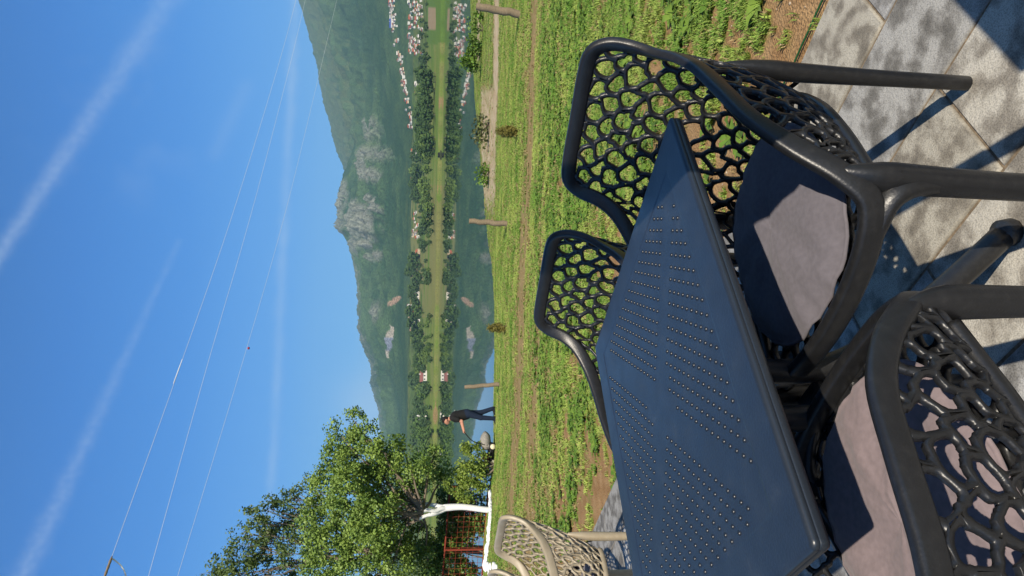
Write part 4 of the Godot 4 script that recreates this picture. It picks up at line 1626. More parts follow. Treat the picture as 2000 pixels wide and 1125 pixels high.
	mm.transform_format = MultiMesh.TRANSFORM_3D
	mm.mesh = peb.mesh()
	var ts := []
	while ts.size() < 420:
		var t := r.randf_range(-1.2, 3.5)
		var s := r.randf_range(0.02, 1.3)
		var p := TILE_O + TILE_N * (ROW + s) + TILE_T * t
		if bare(p.x, p.z) > 0.5:
			ts.append(Transform3D(Basis(Vector3.UP, r.randf() * TAU).scaled(Vector3.ONE * r.randf_range(0.25, 0.85)), Vector3(p.x, ground(p.x, p.z) + 0.001, p.z)))
	mm.instance_count = ts.size()
	for k in ts.size():
		mm.set_instance_transform(k, ts[k])
	var mi := MultiMeshInstance3D.new()
	mi.name = "pebbles"
	mi.multimesh = mm
	mi.material_override = M.pebble
	mi.set_meta("kind", "stuff")
	tag(mi, "small pale pebbles scattered on the bare soil by the paving", "pebbles")
	add_child(mi)

# ---------------------------------------------------------------- power lines
func build_wires() -> void:
	var runs := [
		[[150, 1290], [205, 1125], [350, 720], [462, 394], [556, 84], [600, -90], 7.2, "highest thin power line crossing the sky, with a white splice"],
		[[242, 1290], [290, 1125], [403, 720], [497, 394], [570, 112], [612, -70], 7.2, "middle thin power line crossing the sky"],
		[[300, 1290], [347, 1125], [470, 720], [556, 420], [621, 155], [672, -60], 7.2, "lowest power line crossing the sky, with a red marker"]]
	for q: Array in runs:
		var path := []
		for k in 6:
			var d := ray(q[k][0], q[k][1])
			path.append(EYE + d * (q[6] / d.y))
		var g := Geo.new()
		g.tube(smooth_path(path, 8), [0.0055], 6)
		var o := thing("power_line", q[7], "power line", Vector3.ZERO, 0.0, "power lines across the sky")
		part("wire", g.mesh(), M.wire, o)
		if q == runs[0]:
			var s := Geo.new()
			var a := EYE + ray(339, 749) * (7.2 / ray(339, 749).y)
			var b := EYE + ray(356, 702) * (7.2 / ray(356, 702).y)
			s.tube([a, a.lerp(b, 0.5), b], [0.010, 0.014, 0.010], 8)
			part("splice", s.mesh(), M.white, o)
			# dead-end clamp and white jumper where the line nears its pole
			var c0 := EYE + ray(203, 1130) * (7.2 / ray(203, 1130).y)
			var c1 := EYE + ray(219, 1086) * (7.2 / ray(219, 1086).y)
			var s2 := Geo.new()
			var cp := []
			for k in 9:
				cp.append(c0.lerp(c1, k / 8.0))
			s2.tube(cp, [0.03, 0.024, 0.034, 0.026, 0.034, 0.026, 0.034, 0.022, 0.012], 8)
			part("clamp", s2.mesh(), M.post, o)
			var s3 := Geo.new()
			var jp := []
			for w: Array in [[217, 1090], [226, 1096], [237, 1106], [245, 1122], [248, 1145]]:
				jp.append(EYE + ray(w[0], w[1]) * (c1.distance_to(EYE)))
			s3.tube(smooth_path(jp, 5), [0.018], 8)
			part("jumper", s3.mesh(), M.white, o)
		if q == runs[2]:
			var d := ray(484, 680)
			var c := EYE + d * (7.2 / d.y)
			var s := Geo.new()
			s.lump(c - Vector3(0, 0.03, 0), Vector3(0.055, 0.045, 0.055), 0.25, nz, 9.0, 7, 10)
			part("marker", s.mesh(), M.red_paint, o)

# ---------------------------------------------------------------- grass
func build_grass() -> void:
	var r := RandomNumberGenerator.new()
	r.seed = 17
	var tufts := []
	for k in 6:
		var g := Geo.new()
		g.tinted = true
		var nb := 8
		for b in nb:
			var f := r.randf() * TAU
			var base := Vector3(r.randf_range(-0.016, 0.016), 0, r.randf_range(-0.016, 0.016))
			var hgt := r.randf_range(0.017, 0.037)
			var lean := Vector3(cos(f), 0, sin(f)) * hgt * r.randf_range(0.3, 1.1)
			var side := Vector3(-sin(f), 0, cos(f)) * (0.0016 if k < 4 else 0.0034)
			var tone := r.randf_range(0.75, 1.2)
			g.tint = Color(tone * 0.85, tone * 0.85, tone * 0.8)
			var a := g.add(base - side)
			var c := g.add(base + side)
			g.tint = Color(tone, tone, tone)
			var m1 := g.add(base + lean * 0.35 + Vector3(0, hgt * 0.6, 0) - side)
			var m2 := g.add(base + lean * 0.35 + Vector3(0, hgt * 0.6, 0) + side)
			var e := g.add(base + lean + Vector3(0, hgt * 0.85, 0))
			g.quad(a, m1, m2, c)
			g.tri(m1, e, m2)
		tufts.append(g.mesh())
	var zones := [[2.0, 6.0, 62000, 1.0, 1.0], [6.0, 12.0, 60000, 1.15, 1.5], [12.0, 23.2, 115000, 1.0, 1.9], [23.2, 58.0, 40000, 1.0, 3.5]]
	for z: Array in zones:
		var place := []
		var tint := []
		var want: int = z[2]
		var tries := 0
		while place.size() < want and tries < want * 4:
			tries += 1
			var rr := sqrt(r.randf_range(z[0] * z[0], z[1] * z[1]))
			var az := deg_to_rad(r.randf_range(-25.0, 25.0))
			var x := sin(az) * rr
			var zz := -cos(az) * rr
			if (Vector3(x, 0, zz) - TILE_O).dot(TILE_N) - ROW < 0.015:
				continue
			if rr > bank_edge(az) + 0.6:
				continue
			var b := bare(x, zz)
			if r.randf() < b * 1.12 - 0.04:
				continue
			var n := nz.get_noise_2d(x * 0.8 + 20.0, zz * 0.8)
			var s: float = z[3] * r.randf_range(0.5, 1.2) * (1.0 + 0.4 * maxf(0.0, nz.get_noise_2d(x * 1.9, zz * 1.9)))
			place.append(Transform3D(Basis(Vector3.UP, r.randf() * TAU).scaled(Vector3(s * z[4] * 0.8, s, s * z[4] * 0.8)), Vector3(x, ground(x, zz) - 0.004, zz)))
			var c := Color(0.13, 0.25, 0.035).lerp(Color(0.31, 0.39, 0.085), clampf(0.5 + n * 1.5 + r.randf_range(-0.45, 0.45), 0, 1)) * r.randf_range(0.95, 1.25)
			if r.randf() < 0.09 + 0.25 * maxf(0.0, nz.get_noise_2d(x * 0.5 + 90.0, zz * 0.5)) + (b * 0.9 if rr > 8.0 else b * 0.12):
				c = Color(0.36, 0.27, 0.13)
			tint.append(c)
		for k in 6:
			var mm := MultiMesh.new()
			mm.transform_format = MultiMesh.TRANSFORM_3D
			mm.use_colors = true
			mm.mesh = tufts[k]
			var mine := []
			for j in range(k, place.size(), 6):
				mine.append(j)
			mm.instance_count = mine.size()
			for j in mine.size():
				mm.set_instance_transform(j, place[mine[j]])
				mm.set_instance_color(j, tint[mine[j]])
			var mi := MultiMeshInstance3D.new()
			mi.name = numbered("grass")
			mi.multimesh = mm
			mi.material_override = M.blade
			mi.set_meta("kind", "stuff")
			tag(mi, "short green grass growing all over the lawn", "grass", "grass of the lawn")
			add_child(mi)
	# broad-leaved weeds among the grass
	var wg := Geo.new()
	wg.tinted = true
	for k in 9:
		var f := TAU * k / 9.0 + r.randf_range(-0.2, 0.2)
		var d := Vector3(cos(f), 0, sin(f))
		var s := Vector3(-sin(f), 0, cos(f))
		var l := r.randf_range(0.05, 0.085)
		var t := r.randf_range(0.8, 1.2)
		wg.tint = Color(t, t, t)
		var a := wg.add(Vector3.ZERO)
		var b1 := wg.add(d * l * 0.6 + s * l * 0.2 + Vector3(0, l * 0.42, 0))
		var b2 := wg.add(d * l * 0.6 - s * l * 0.2 + Vector3(0, l * 0.42, 0))
		var m := wg.add(d * l * 0.55 + Vector3(0, l * 0.34, 0))
		var e := wg.add(d * l + Vector3(0, l * 0.36, 0))
		wg.tri(a, b1, m)
		wg.tri(b1, e, m)
		wg.tri(a, m, b2)
		wg.tri(m, e, b2)
	var wm := MultiMesh.new()
	wm.transform_format = MultiMesh.TRANSFORM_3D
	wm.use_colors = true
	wm.mesh = wg.mesh()
	var wt := []
	while wt.size() < 2600:
		var rr := sqrt(r.randf_range(4.0, 110.0))
		var az := deg_to_rad(r.randf_range(-25.0, 25.0))
		var x := sin(az) * rr
		var zz := -cos(az) * rr
		if (Vector3(x, 0, zz) - TILE_O).dot(TILE_N) - ROW < 0.1 or nz.get_noise_2d(x * 0.9 + 11.0, zz * 0.9) < 0.02 + r.randf_range(-0.2, 0.2) or bare(x, zz) > 0.8:
			continue
		wt.append(Transform3D(Basis(Vector3.UP, r.randf() * TAU).scaled(Vector3.ONE * r.randf_range(0.5, 1.3)), Vector3(x, ground(x, zz), zz)))
	wm.instance_count = wt.size()
	for k in wt.size():
		wm.set_instance_transform(k, wt[k])
		wm.set_instance_color(k, Color(0.07, 0.15, 0.02).lerp(Color(0.17, 0.26, 0.04), r.randf()))
	var wi := MultiMeshInstance3D.new()
	wi.name = "broadleaf_weeds"
	wi.multimesh = wm
	wi.material_override = M.blade
	wi.set_meta("kind", "stuff")
	tag(wi, "broad-leaved weeds in rosettes among the grass", "weeds")
	add_child(wi)

# ---------------------------------------------------------------- trees of the far shore
func far_tree_meshes() -> Array:
	# crowns built of many small lumps round a trunk; 1 unit = the tree's height
	var out := []
	var r := RandomNumberGenerator.new()
	r.seed = 301
	for k in 7:
		var tall := k >= 5
		var g := Geo.new()
		g.tinted = true
		for c in 46:
			var d := ball_point(r)
			d = d.normalized() * pow(d.length(), 0.5)
			var p := Vector3(d.x * (0.34 if not tall else 0.15), 0.56 + d.y * 0.40, d.z * (0.34 if not tall else 0.15))
			if k % 2 == 1 and d.y < -0.2:
				p.x *= 1.25
				p.z *= 1.25
			var s := r.randf_range(0.06, 0.115) * (1.0 if not tall else 0.75)
			var t := r.randf_range(0.75, 1.25)
			g.tint = Color(t, t, t)
			g.lump(p, Vector3(s, s * 0.85, s), 0.9, nz, 14.0 + k, 4, 6)
		for c in 160:
			var d := ball_point(r).normalized()
			var t := r.randf_range(0.7, 1.4)
			g.tint = Color(t, t, t)
			leaf(g, Vector3(d.x * (0.37 if not tall else 0.17), 0.56 + d.y * 0.43, d.z * (0.37 if not tall else 0.17)) * r.randf_range(0.92, 1.05), 0.07, r)
		var tg := Geo.new()
		tg.tube([Vector3(0, -0.05, 0), Vector3(0.01, 0.2, 0), Vector3(0, 0.6, 0)], [0.025, 0.02, 0.008], 6)
		out.append([g.mesh(), tg.mesh()])
	return out

func build_far_trees() -> void:
	var r := RandomNumberGenerator.new()
	r.seed = 55
	var mesh := far_tree_meshes()
	var mats := []
	for c: Color in [Color(0.052, 0.092, 0.030), Color(0.080, 0.135, 0.038), Color(0.115, 0.175, 0.048), Color(0.065, 0.110, 0.046)]:
		var m := vc(0.85, 0.15)
		m.albedo_color = c.linear_to_srgb()
		mats.append(m)
	# [photo y from, to, photo x of the foot from, to, height px from, to, how many, tone, label, group]
	var rows := [
		[125.0, 300.0, 840.0, 851.0, 22.0, 34.0, 42, 0, " tree in the grove on the far shore before the village", "grove on the far shore before the village"],
		[135.0, 300.0, 826.0, 838.0, 14.0, 26.0, 30, 1, " tree in the second row of the far grove behind the shore trees", "second row of the far grove"],
		[300.0, 420.0, 834.0, 850.0, 14.0, 24.0, 26, 2, " tree on the far bank below the red-roofed house", "trees below the red-roofed house"],
		[300.0, 410.0, 818.0, 830.0, 14.0, 26.0, 22, 0, " tree around the red-roofed house across the lake", "trees around the red-roofed house"],
		[405.0, 560.0, 828.0, 849.0, 9.0, 20.0, 34, 3, " tree in the yellow meadow across the lake", "scattered trees of the yellow meadow"],
		[495.0, 640.0, 815.0, 828.0, 16.0, 28.0, 26, 0, " tree among the hamlet houses across the lake", "trees among the hamlet houses"],
		[600.0, 730.0, 828.0, 849.0, 8.0, 16.0, 24, 2, " tree on the open green slope across the lake", "small trees of the open slope"],
		[650.0, 760.0, 818.0, 832.0, 12.0, 24.0, 30, 0, " tree behind the white houses with the mauve roof", "trees behind the mauve-roofed house"],
		[745.0, 860.0, 822.0, 846.0, 14.0, 26.0, 36, 3, " tree beside the white house with the gabled windows", "trees beside the white gabled house"],
		[820.0, 960.0, 824.0, 848.0, 16.0, 28.0, 36, 1, " tree on the far shore near the small white shed", "trees near the small white shed"],
		[0.0, 130.0, 824.0, 838.0, 5.0, 12.0, 22, 0, " tree between the village and the brown field", "hedge trees by the brown field"]]
	for row: Array in rows:
		for k in row[6]:
			var py := r.randf_range(row[0], row[1])
			var px := r.randf_range(row[2], row[3])
			var p := on_far(px, py)
			var rg := Vector2(p.x, p.z).length()
			var hgt: float = r.randf_range(row[4], row[5]) * rg / FOCAL
			var kind := r.randi() % 7
			var tone: int = row[7] if r.randf() < 0.7 else r.randi() % 4
			var o := thing("far_tree", ["very dark ", "mid green ", "light green ", "bluish green "][tone] + ("slender" if kind >= 5 else "rounded") + row[8], "tree", p - Vector3(0, 0.2, 0), r.randf() * TAU, row[9])
			o.scale = Vector3(hgt * r.randf_range(0.95, 1.35), hgt, hgt * r.randf_range(0.95, 1.35))
			part("crown", mesh[kind][0], mats[tone], o)
			part("trunk", mesh[kind][1], M.bark, o)
	# single dark round trees that stand out
	for q: Array in [[843, 113, 17, "single round black-green tree between the brown field and the grove"], [846, 388, 15, "round dark tree alone in the pale clearing"], [848, 432, 24, "broad dark tree hanging over the water of the far shore"], [846, 617, 12, "small round tree on the sunny far bank"]]:
		var p := on_far(q[0], q[1])
		var hgt: float = q[2] * Vector2(p.x, p.z).length() / FOCAL
		var o := thing("far_tree", q[3], "tree", p, 0.4)
		o.scale = Vector3(hgt * 1.25, hgt, hgt * 1.25)
		part("crown", mesh[0][0], mats[0], o)
		part("trunk", mesh[0][1], M.bark, o)

# ---------------------------------------------------------------- houses across the lake
func house(label: String, group: String, p: Vector3, w: float, d: float, h: float, turn: float, wall: Material, roof: Material, detail: bool) -> Node3D:
	var o := thing("house", label, "house", p, turn, group)
	var wg := Geo.new()
	var rise := w * 0.0 + d * 0.34
	wg.box(Vector3(0, h * 0.5 - 0.6, 0), Vector3(w, h + 1.2, d), 0.0)
	for s: float in [-1.0, 1.0]:
		var a := wg.add(Vector3(s * w * 0.5, h, -d * 0.5))
		var b := wg.add(Vector3(s * w * 0.5, h, d * 0.5))
		var c := wg.add(Vector3(s * w * 0.5, h + rise, 0))
		if s > 0.0:
			wg.tri(a, b, c)
		else:
			wg.tri(a, c, b)
	part("wall", wg.mesh(), wall, o)
	var rg := Geo.new()
	var ov := 0.5
	for s: float in [-1.0, 1.0]:
		var e := Vector3(0, h - ov * 0.68 * 0.6, s * (d * 0.5 + ov * 0.6))
		var t := Vector3(0, h + rise + 0.12, 0)
		var m := (e + t) * 0.5
		var l := (t - e).length()
		var up := (t - e) / l
		rg.box(m, Vector3(w + ov * 2.0, l + 0.1, 0.16), 0.0, Basis(Vector3.RIGHT, up, Vector3.RIGHT.cross(up)))
	part("roof", rg.mesh(), roof, o)
	if detail:
		var fl := 2 if h > 4.6 else 1
		for y in fl:
			for k in 3:
				for s: float in [-1.0, 1.0]:
					var g := Geo.new()
					g.box(Vector3(-w * 0.5 + w * (k + 0.5) / 3.0, 1.5 + y * 2.7, s * (d * 0.5 + 0.02)), Vector3(1.0, 1.25, 0.08), 0.0)
					part("window", g.mesh(), M.pane, o)
			for k in 2:
				for s: float in [-1.0, 1.0]:
					var g := Geo.new()
					g.box(Vector3(s * (w * 0.5 + 0.02), 1.5 + y * 2.7, -d * 0.5 + d * (k + 0.5) / 2.0), Vector3(0.08, 1.2, 0.9), 0.0)
					part("window", g.mesh(), M.pane, o)
		var cg := Geo.new()
		cg.box(Vector3(w * 0.2, h + rise * 0.95, d * 0.1), Vector3(0.7, 1.8, 0.7), 0.0)
		part("chimney", cg.mesh(), wall, o)
	return o

func build_far_houses() -> void:
	var r := RandomNumberGenerator.new()
	r.seed = 77
	# [x foot, y centre, width px, wall height px, depth share, turn, wall, roof, label]
	var single := [
		[816, 357, 22, 8, 0.75, 0.5, "white_wall", "roof_red", "white house with a bright red roof standing above the trees across the lake"],
		[813, 298, 14, 6, 0.8, -0.3, "white_wall", "roof_red", "small white house with a red roof before the end of the grove"],
		[833, 735, 20, 7, 0.8, 0.15, "white_wall", "roof_mauve", "long white house with a mauve hipped-looking roof by the far shore"],
		[834, 814, 21, 11, 0.9, 1.45, "white_wall", "white_wall", "tall all-white house with its gable to the lake behind the man"],
		[827, 886, 13, 8, 0.9, 1.2, "white_wall", "white_wall", "small white shed on the far shore behind the leafy tree"],
		[821, 495, 14, 6, 0.8, 0.9, "cream_wall", "roof_red", "cream house with an orange roof under tall dark trees"],
		[819, 578, 15, 5, 0.8, 0.2, "white_wall", "roof_grey", "low white building with a grey roof left of the hamlet"],
		[815, 608, 11, 5, 0.8, -0.5, "white_wall", "roof_red", "white house with red roof at the end of the hamlet"],
		[820, 632, 14, 6, 0.8, 0.3, "white_wall", "roof_grey", "white twin house with grey roof above the open slope"],
		[808, 648, 9, 4, 0.8, 0.1, "cream_wall", "roof_mauve", "cream house with a dull roof below the quarry"],
		[812, 535, 9, 4, 0.9, 0.2, "white_wall", "roof_mauve", "little white house half hidden by the tall dark trees"],
		[768, 46, 15, 4, 0.5, 0.1, "white_wall", "roof_blue", "long building with a bright blue roof at the upper edge of the village"]]
	for q: Array in single:
		var p := on_far(q[0], q[1])
		var k := Vector2(p.x, p.z).length() / FOCAL
		house(q[8], "", p, q[2] * k, q[2] * k * q[4], q[3] * k, atan2(-p.x, -p.z) + q[5], M[q[6]], M[q[7]], true)
	var clusters := [
		[0.0, 88.0, 762.0, 772.0, 0.10, 34, "in the upper row of the far village", "upper row of the far village"],
		[0.0, 108.0, 800.0, 827.0, 0.0, 86, "in the middle of the far village", "crowded middle of the far village"],
		[100.0, 250.0, 777.0, 787.0, 0.155, 46, "along the mountain foot", "string of houses along the mountain foot"],
		[160.0, 185.0, 808.0, 826.0, 0.0, 7, "beside the lone field behind the grove", "houses behind the grove"],
		[412.0, 464.0, 807.0, 819.0, 0.0, 17, "in the hamlet below the cliff", "hamlet below the cliff"],
		[590.0, 660.0, 797.0, 812.0, 0.10, 16, "under the earth scar", "pale houses under the earth scar"]]
	for c: Array in clusters:
		for k in c[5]:
			var py := r.randf_range(c[0], c[1])
			var px: float = r.randf_range(c[2], c[3]) + c[4] * (py - c[0])
			var p := on_far(px, py)
			var m := Vector2(p.x, p.z).length() / FOCAL
			var w := r.randf_range(3.4, 6.0) * m
			var wh := r.randf() < 0.8
			var rf: int = [0, 0, 1, 1, 2, 3][r.randi() % 6]
			house("small " + ("white" if wh else "cream") + " house with " + ["a red", "a dull red", "a grey", "a white"][rf] + " roof " + c[6], c[7], p, w, w * r.randf_range(0.65, 0.9), r.randf_range(1.9, 3.4) * m, r.randf() * PI, M.white_wall if wh else M.cream_wall, [M.roof_red, M.roof_mauve, M.roof_grey, M.white_wall][rf], false)
	# a moored raft and two floats on the water
	var raft := on_level(861, 303, WATER)
	var o := thing("swimming_raft", "small dark raft floating on the lake before the grove", "raft", raft, 0.3)
	var g := Geo.new()
	g.box(Vector3(0, 0.25, 0), Vector3(4.2, 0.35, 2.6), 0.05)
	part("deck", g.mesh(), M.dark, o)
	for s: float in [-1.5, 1.5]:
		var hg := Geo.new()
		hg.tube([Vector3(s, 0.4, 0), Vector3(s, 1.5, 0)], [0.12], 8)
		part("post", hg.mesh(), M.dark, o)
	var cab := Geo.new()
	cab.box(Vector3(0, 1.05, 0), Vector3(2.0, 1.1, 1.4), 0.1)
	part("cabin", cab.mesh(), M.dark, o)
	for q: Array in [[856.5, 333], [856.5, 366]]:
		var b := Geo.new()
		b.lump(Vector3(0, 0.2, 0), Vector3(0.55, 0.5, 0.55), 0.05, nz, 1.0, 8, 12)
		var f := solo("buoy", b.mesh(), M.white, "white float on the lake near the far bank", "buoy", "white floats on the lake")
		f.position = on_level(q[0], q[1], WATER)

# ---------------------------------------------------------------- man and mower
# bones: [from, to, radius from, radius to, colour index]
func body_mesh(bones: Array, cols: Array, cell: float) -> Geo:
	var lo := Vector3.ONE * 1e9
	var hi := -lo
	for b: Array in bones:
		for k in 2:
			var p: Vector3 = b[k]
			var rad: Vector3 = Vector3.ONE * (b[2 + k] + cell * 2.5)
			lo = lo.min(p - rad)
			hi = hi.max(p + rad)
	var nx := int((hi.x - lo.x) / cell) + 2
	var ny := int((hi.y - lo.y) / cell) + 2
	var nzz := int((hi.z - lo.z) / cell) + 2
	var f := PackedFloat32Array()
	f.resize(nx * ny * nzz)
	f.fill(1.0)
	var owner_of := PackedByteArray()
	owner_of.resize(nx * ny * nzz)
	var best := PackedFloat32Array()
	best.resize(nx * ny * nzz)
	best.fill(1.0)
	for b: Array in bones:
		var a: Vector3 = b[0]
		var c: Vector3 = b[1]
		var pad: float = maxf(b[2], b[3]) + cell * 3.0
		var mn := ((a.min(c) - Vector3.ONE * pad - lo) / cell).floor()
		var mx := ((a.max(c) + Vector3.ONE * pad - lo) / cell).ceil()
		var d := c - a
		var dd := maxf(d.length_squared(), 1e-8)
		for z in range(maxi(0, int(mn.z)), mini(nzz, int(mx.z))):
			for y in range(maxi(0, int(mn.y)), mini(ny, int(mx.y))):
				for x in range(maxi(0, int(mn.x)), mini(nx, int(mx.x))):
					var p := lo + Vector3(x, y, z) * cell
					var t := clampf((p - a).dot(d) / dd, 0.0, 1.0)
					var s: float = p.distance_to(a + d * t) - lerpf(b[2], b[3], t)
					var id := x + nx * (y + ny * z)
					var k := 0.025
					var o := f[id]
					var h := clampf(0.5 + 0.5 * (o - s) / k, 0.0, 1.0)
					f[id] = lerpf(o, s, h) - k * h * (1.0 - h)
					if s < best[id]:
						best[id] = s
						owner_of[id] = b[4]
	var g := Geo.new()
	g.tinted = true
	var cellv := {}
	for z in nzz - 1:
		for y in ny - 1:
			for x in nx - 1:
				var id := x + nx * (y + ny * z)
				var neg := 0
				var sum := Vector3.ZERO
				var cnt := 0
				var vals := [f[id], f[id + 1], f[id + nx], f[id + nx + 1], f[id + nx * ny], f[id + nx * ny + 1], f[id + nx * ny + nx], f[id + nx * ny + nx + 1]]
				for v: float in vals:
					if v < 0.0:
						neg += 1
				if neg == 0 or neg == 8:
					continue
				for e: Array in [[0, 1], [2, 3], [4, 5], [6, 7], [0, 2], [1, 3], [4, 6], [5, 7], [0, 4], [1, 5], [2, 6], [3, 7]]:
					var va: float = vals[e[0]]
					var vb: float = vals[e[1]]
					if (va < 0.0) != (vb < 0.0):
						var t := va / (va - vb)
						var pa := Vector3(e[0] & 1, (e[0] >> 1) & 1, (e[0] >> 2) & 1)
						var pb := Vector3(e[1] & 1, (e[1] >> 1) & 1, (e[1] >> 2) & 1)
						sum += pa.lerp(pb, t)
						cnt += 1
				g.tint = cols[owner_of[id]]
				cellv[id] = g.add(lo + (Vector3(x, y, z) + sum / cnt) * cell)
	for id: int in cellv:
		var x := id % nx
		var y := (id / nx) % ny
		var z := id / (nx * ny)
		if x == 0 or y == 0 or z == 0:
			continue
		var inside := f[id] < 0.0
		for ax in 3:
			var st: int = [1, nx, nx * ny][ax]
			if (f[id + st] < 0.0) == inside:
				continue
			var u: int = [nx, nx * ny, 1][ax]
			var w: int = [nx * ny, 1, nx][ax]
			var q := [cellv.get(id, -1), cellv.get(id - u, -1), cellv.get(id - u - w, -1), cellv.get(id - w, -1)]
			if q.has(-1):
				continue
			if inside:
				g.quad(q[0], q[3], q[2], q[1])
			else:
				g.quad(q[0], q[1], q[2], q[3])
	return g

func build_man_and_mower() -> void:
	var foot := on_range(962, 808, 21.6)
	foot.y = ground(foot.x, foot.z)
	var rg := Vector2(foot.x, foot.z).length()
	var s := 100.0 * rg / FOCAL / 1.66         # his bent figure covers about a hundred pixels
	# local axes: x is the way he walks (towards the left shore), y up, z towards the viewer
	var walk := -Vector3(cos(atan2(foot.x, -foot.z)), 0, sin(atan2(foot.x, -foot.z)))
	var view := Vector3(-foot.x, 0, -foot.z).normalized()
	var turn := Basis(walk, Vector3.UP, walk.cross(Vector3.UP))
	var o := thing("person", "person in a black T-shirt and dark jeans bending to push a lawn mower", "person", foot)
	o.basis = turn.scaled(Vector3.ONE * s)
	var cols := [Color(0.50, 0.25, 0.17), Color(0.016, 0.016, 0.018), Color(0.014, 0.020, 0.042), Color(0.02, 0.02, 0.02), Color(0.7, 0.7, 0.7)]
	var hip := Vector3(0.0, 0.90, 0)
	var chest := Vector3(0.09, 1.27, 0)
	var neck := Vector3(0.155, 1.475, 0)
	var bones := [
		[hip + Vector3(0, 0.02, -0.06), hip + Vector3(0, 0.02, 0.06), 0.145, 0.145, 2],
		[hip + Vector3(0.02, 0.06, 0), chest, 0.17, 0.185, 1], [hip + Vector3(0.03, 0.12, -0.06), chest + Vector3(0, 0.05, -0.09), 0.14, 0.145, 1], [hip + Vector3(0.03, 0.12, 0.06), chest + Vector3(0, 0.05, 0.09), 0.14, 0.145, 1],
		[chest + Vector3(0.03, 0.09, -0.15), chest + Vector3(0.03, 0.09, 0.15), 0.085, 0.085, 1],
		[chest + Vector3(0.05, 0.12, 0), neck, 0.065, 0.06, 0], [neck, Vector3(0.20, 1.53, 0), 0.06, 0.06, 0],
		[Vector3(0.205, 1.61, 0), Vector3(0.225, 1.58, 0), 0.098, 0.09, 0], [Vector3(0.26, 1.53, 0), Vector3(0.275, 1.515, 0), 0.055, 0.045, 0], [Vector3(0.305, 1.575, 0), Vector3(0.325, 1.555, 0), 0.018, 0.02, 0]]
	for z: float in [-1.0, 1.0]:
		var sh := chest + Vector3(0.04, 0.10, z * 0.19)
		var el := sh + Vector3(0.10, -0.27, z * 0.03)
		var wr := el + Vector3(0.23, -0.06, z * -0.03)
		bones.append([sh, sh.lerp(el, 0.55), 0.09, 0.085, 1])
		bones.append([sh.lerp(el, 0.5), el, 0.056, 0.05, 0])
		bones.append([el, wr, 0.05, 0.034, 0])
		bones.append([wr, wr + Vector3(0.07, -0.02, 0), 0.03, 0.035, 0])
		bones.append([Vector3(0.205, 1.58, z * 0.095), Vector3(0.20, 1.56, z * 0.10), 0.02, 0.018, 0])
	# striding legs: the near one behind, the far one under him
	for q: Array in [[Vector3(0.0, 0.86, 0.09), Vector3(-0.03, 0.48, 0.10), Vector3(-0.16, 0.105, 0.10), 0.0], [Vector3(0.0, 0.86, -0.09), Vector3(0.12, 0.49, -0.10), Vector3(0.15, 0.09, -0.10), 0.0]]:
		bones.append([q[0], q[1], 0.115, 0.085, 2])
		bones.append([q[1], q[2], 0.083, 0.066, 2])
		bones.append([q[2] + Vector3(-0.03, -0.055, 0), q[2] + Vector3(0.06, -0.06, 0), 0.045, 0.043, 3])
		bones.append([q[2] + Vector3(0.06, -0.06, 0), q[2] + Vector3(0.17, -0.07, 0), 0.043, 0.034, 3])
	var g := body_mesh(bones, cols, 0.02)
	# fingers closed round the mower's bar
	var hands := []
	for z: float in [-1.0, 1.0]:
		var wr := chest + Vector3(0.04, 0.10, z * 0.19) + Vector3(0.10, -0.27, z * 0.03) + Vector3(0.23, -0.06, z * -0.03)
		var palm := wr + Vector3(0.075, -0.02, 0)
		hands.append(palm)
		g.tint = cols[0]
		for k in 4:
			var zz := -0.03 + k * 0.02
			var l: float = [0.9, 1.0, 0.97, 0.8][k]
			g.tube(smooth_path([palm + Vector3(0.01, 0.015, zz), palm + Vector3(0.05 * l, 0.012, zz), palm + Vector3(0.066 * l, -0.02, zz), palm + Vector3(0.04 * l, -0.045, zz)], 3), [0.0095, 0.009, 0.009, 0.009, 0.008], 7)
		g.tube(smooth_path([palm + Vector3(-0.02, 0.0, -z * 0.025), palm + Vector3(0.015, -0.02, -z * 0.042), palm + Vector3(0.045, -0.03, -z * 0.03)], 3), [0.011, 0.010, 0.009], 7)
	part("body", g.mesh(), M.person, o)
	var hg := Geo.new()
	hg.tinted = true
	hg.tint = Color(0.018, 0.014, 0.012)
	hg.lump(Vector3(0.188, 1.637, 0), Vector3(0.108, 0.085, 0.104), 0.12, nz, 22.0, 9, 14)
	hg.lump(Vector3(0.148, 1.592, 0), Vector3(0.062, 0.085, 0.094), 0.12, nz, 22.0, 9, 14)
	part("hair", hg.mesh(), M.person, o)
	# white print across the back of the shirt
	for k in 4:
		var tm := TextMesh.new()
		tm.text = ["=====", "--- -- ---", "-- ---- --", "--- --- -"][k]
		tm.font_size = 16
		tm.pixel_size = 0.0035 if k == 0 else 0.0022
		tm.depth = 0.004
		var pr := part("shirt_print", tm, M.white, o)
		var up := (chest - hip).normalized()
		var at := hip.lerp(chest, 0.98 - k * 0.13) + Vector3(-0.145, 0.055, 0.145)
		var nrm := Vector3(-0.55, 0.2, 0.82).normalized()
		var side := up.cross(nrm).normalized()
		pr.transform = Transform3D(Basis(side, nrm.cross(side), nrm), at)
	# lawn mower ahead of him
	var mo := thing("lawn_mower", "lawn mower with a grey grass bag, red engine and cream wheels pushed by the person", "mower", foot)
	mo.basis = turn.scaled(Vector3.ONE * s)
	var bar: Vector3 = ((hands[0] as Vector3) + hands[1]) * 0.5 + Vector3(0.045, -0.015, 0)
	var hb := Geo.new()
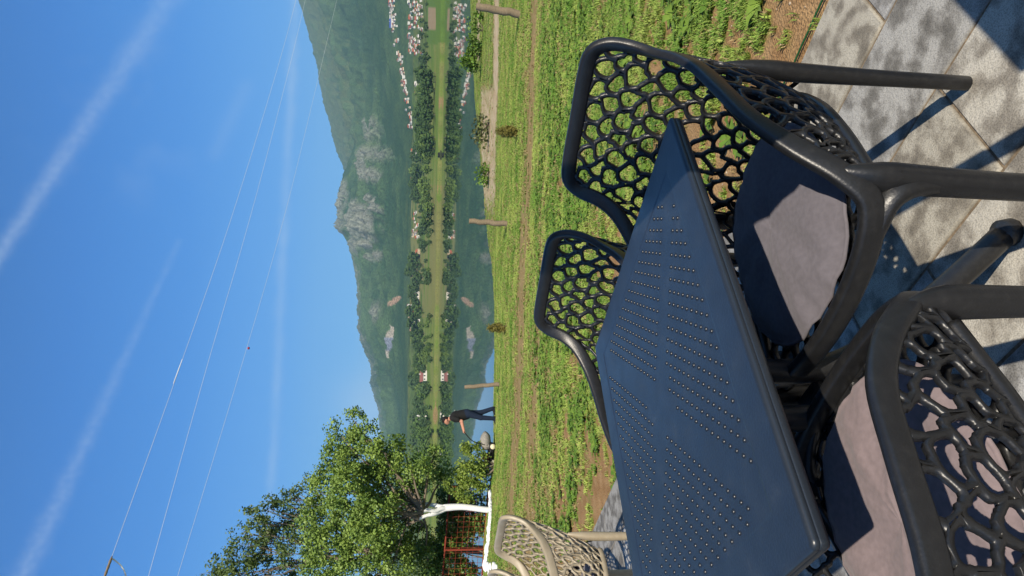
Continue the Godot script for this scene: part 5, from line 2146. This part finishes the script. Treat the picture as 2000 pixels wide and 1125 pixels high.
	hb.tube([Vector3(bar.x, bar.y, -0.24), Vector3(bar.x, bar.y, 0.24)], [0.013], 8)
	part("handlebar", hb.mesh(), M.dark, mo)
	for z: float in [-0.22, 0.22]:
		var t := Geo.new()
		t.tube(smooth_path([Vector3(bar.x, bar.y, z), Vector3(bar.x + 0.28, bar.y - 0.28, z), Vector3(0.98, 0.28, z * 0.9)], 4), [0.012], 8)
		part("handle_tube", t.mesh(), M.dark, mo)
	var dk := Geo.new()
	dk.lump(Vector3(1.28, 0.17, 0), Vector3(0.40, 0.10, 0.27), 0.06, nz, 5.0, 10, 18)
	dk.box(Vector3(1.26, 0.13, 0), Vector3(0.62, 0.09, 0.46), 0.03)
	part("deck", dk.mesh(), M.dark, mo)
	var en := Geo.new()
	en.lathe(Vector3(1.36, 0.24, 0), [Vector2(0.13, 0.0), Vector2(0.14, 0.05), Vector2(0.135, 0.11), Vector2(0.09, 0.15), Vector2(0.0, 0.155)], 16)
	en.box(Vector3(1.50, 0.29, 0), Vector3(0.14, 0.09, 0.18), 0.02)
	part("engine", en.mesh(), M.red_paint, mo)
	var bgm := Geo.new()
	bgm.lump(Vector3(0.86, 0.33, 0), Vector3(0.30, 0.17, 0.24), 0.14, nz, 7.0, 10, 16)
	bgm.box(Vector3(0.90, 0.31, 0), Vector3(0.40, 0.24, 0.40), 0.08, Basis(Vector3.FORWARD, 0.25))
	part("grass_bag", bgm.mesh(), M.grey_bag, mo)
	for q: Array in [[1.02, 0.12, -0.27, 0.12], [1.02, 0.12, 0.27, 0.12], [1.50, 0.10, -0.25, 0.10], [1.50, 0.10, 0.25, 0.10]]:
		var c := Vector3(q[0], q[1], q[2])
		var ty := Geo.new()
		ty.tube([c - Vector3(0, 0, 0.028), c + Vector3(0, 0, 0.028)], [q[3]], 18)
		var wheel := part("wheel", ty.mesh(), M.dark, mo)
		var hub := Geo.new()
		hub.tube([c - Vector3(0, 0, 0.034), c + Vector3(0, 0, 0.034)], [q[3] * 0.68], 16)
		part("hub", hub.mesh(), M.cream, wheel)
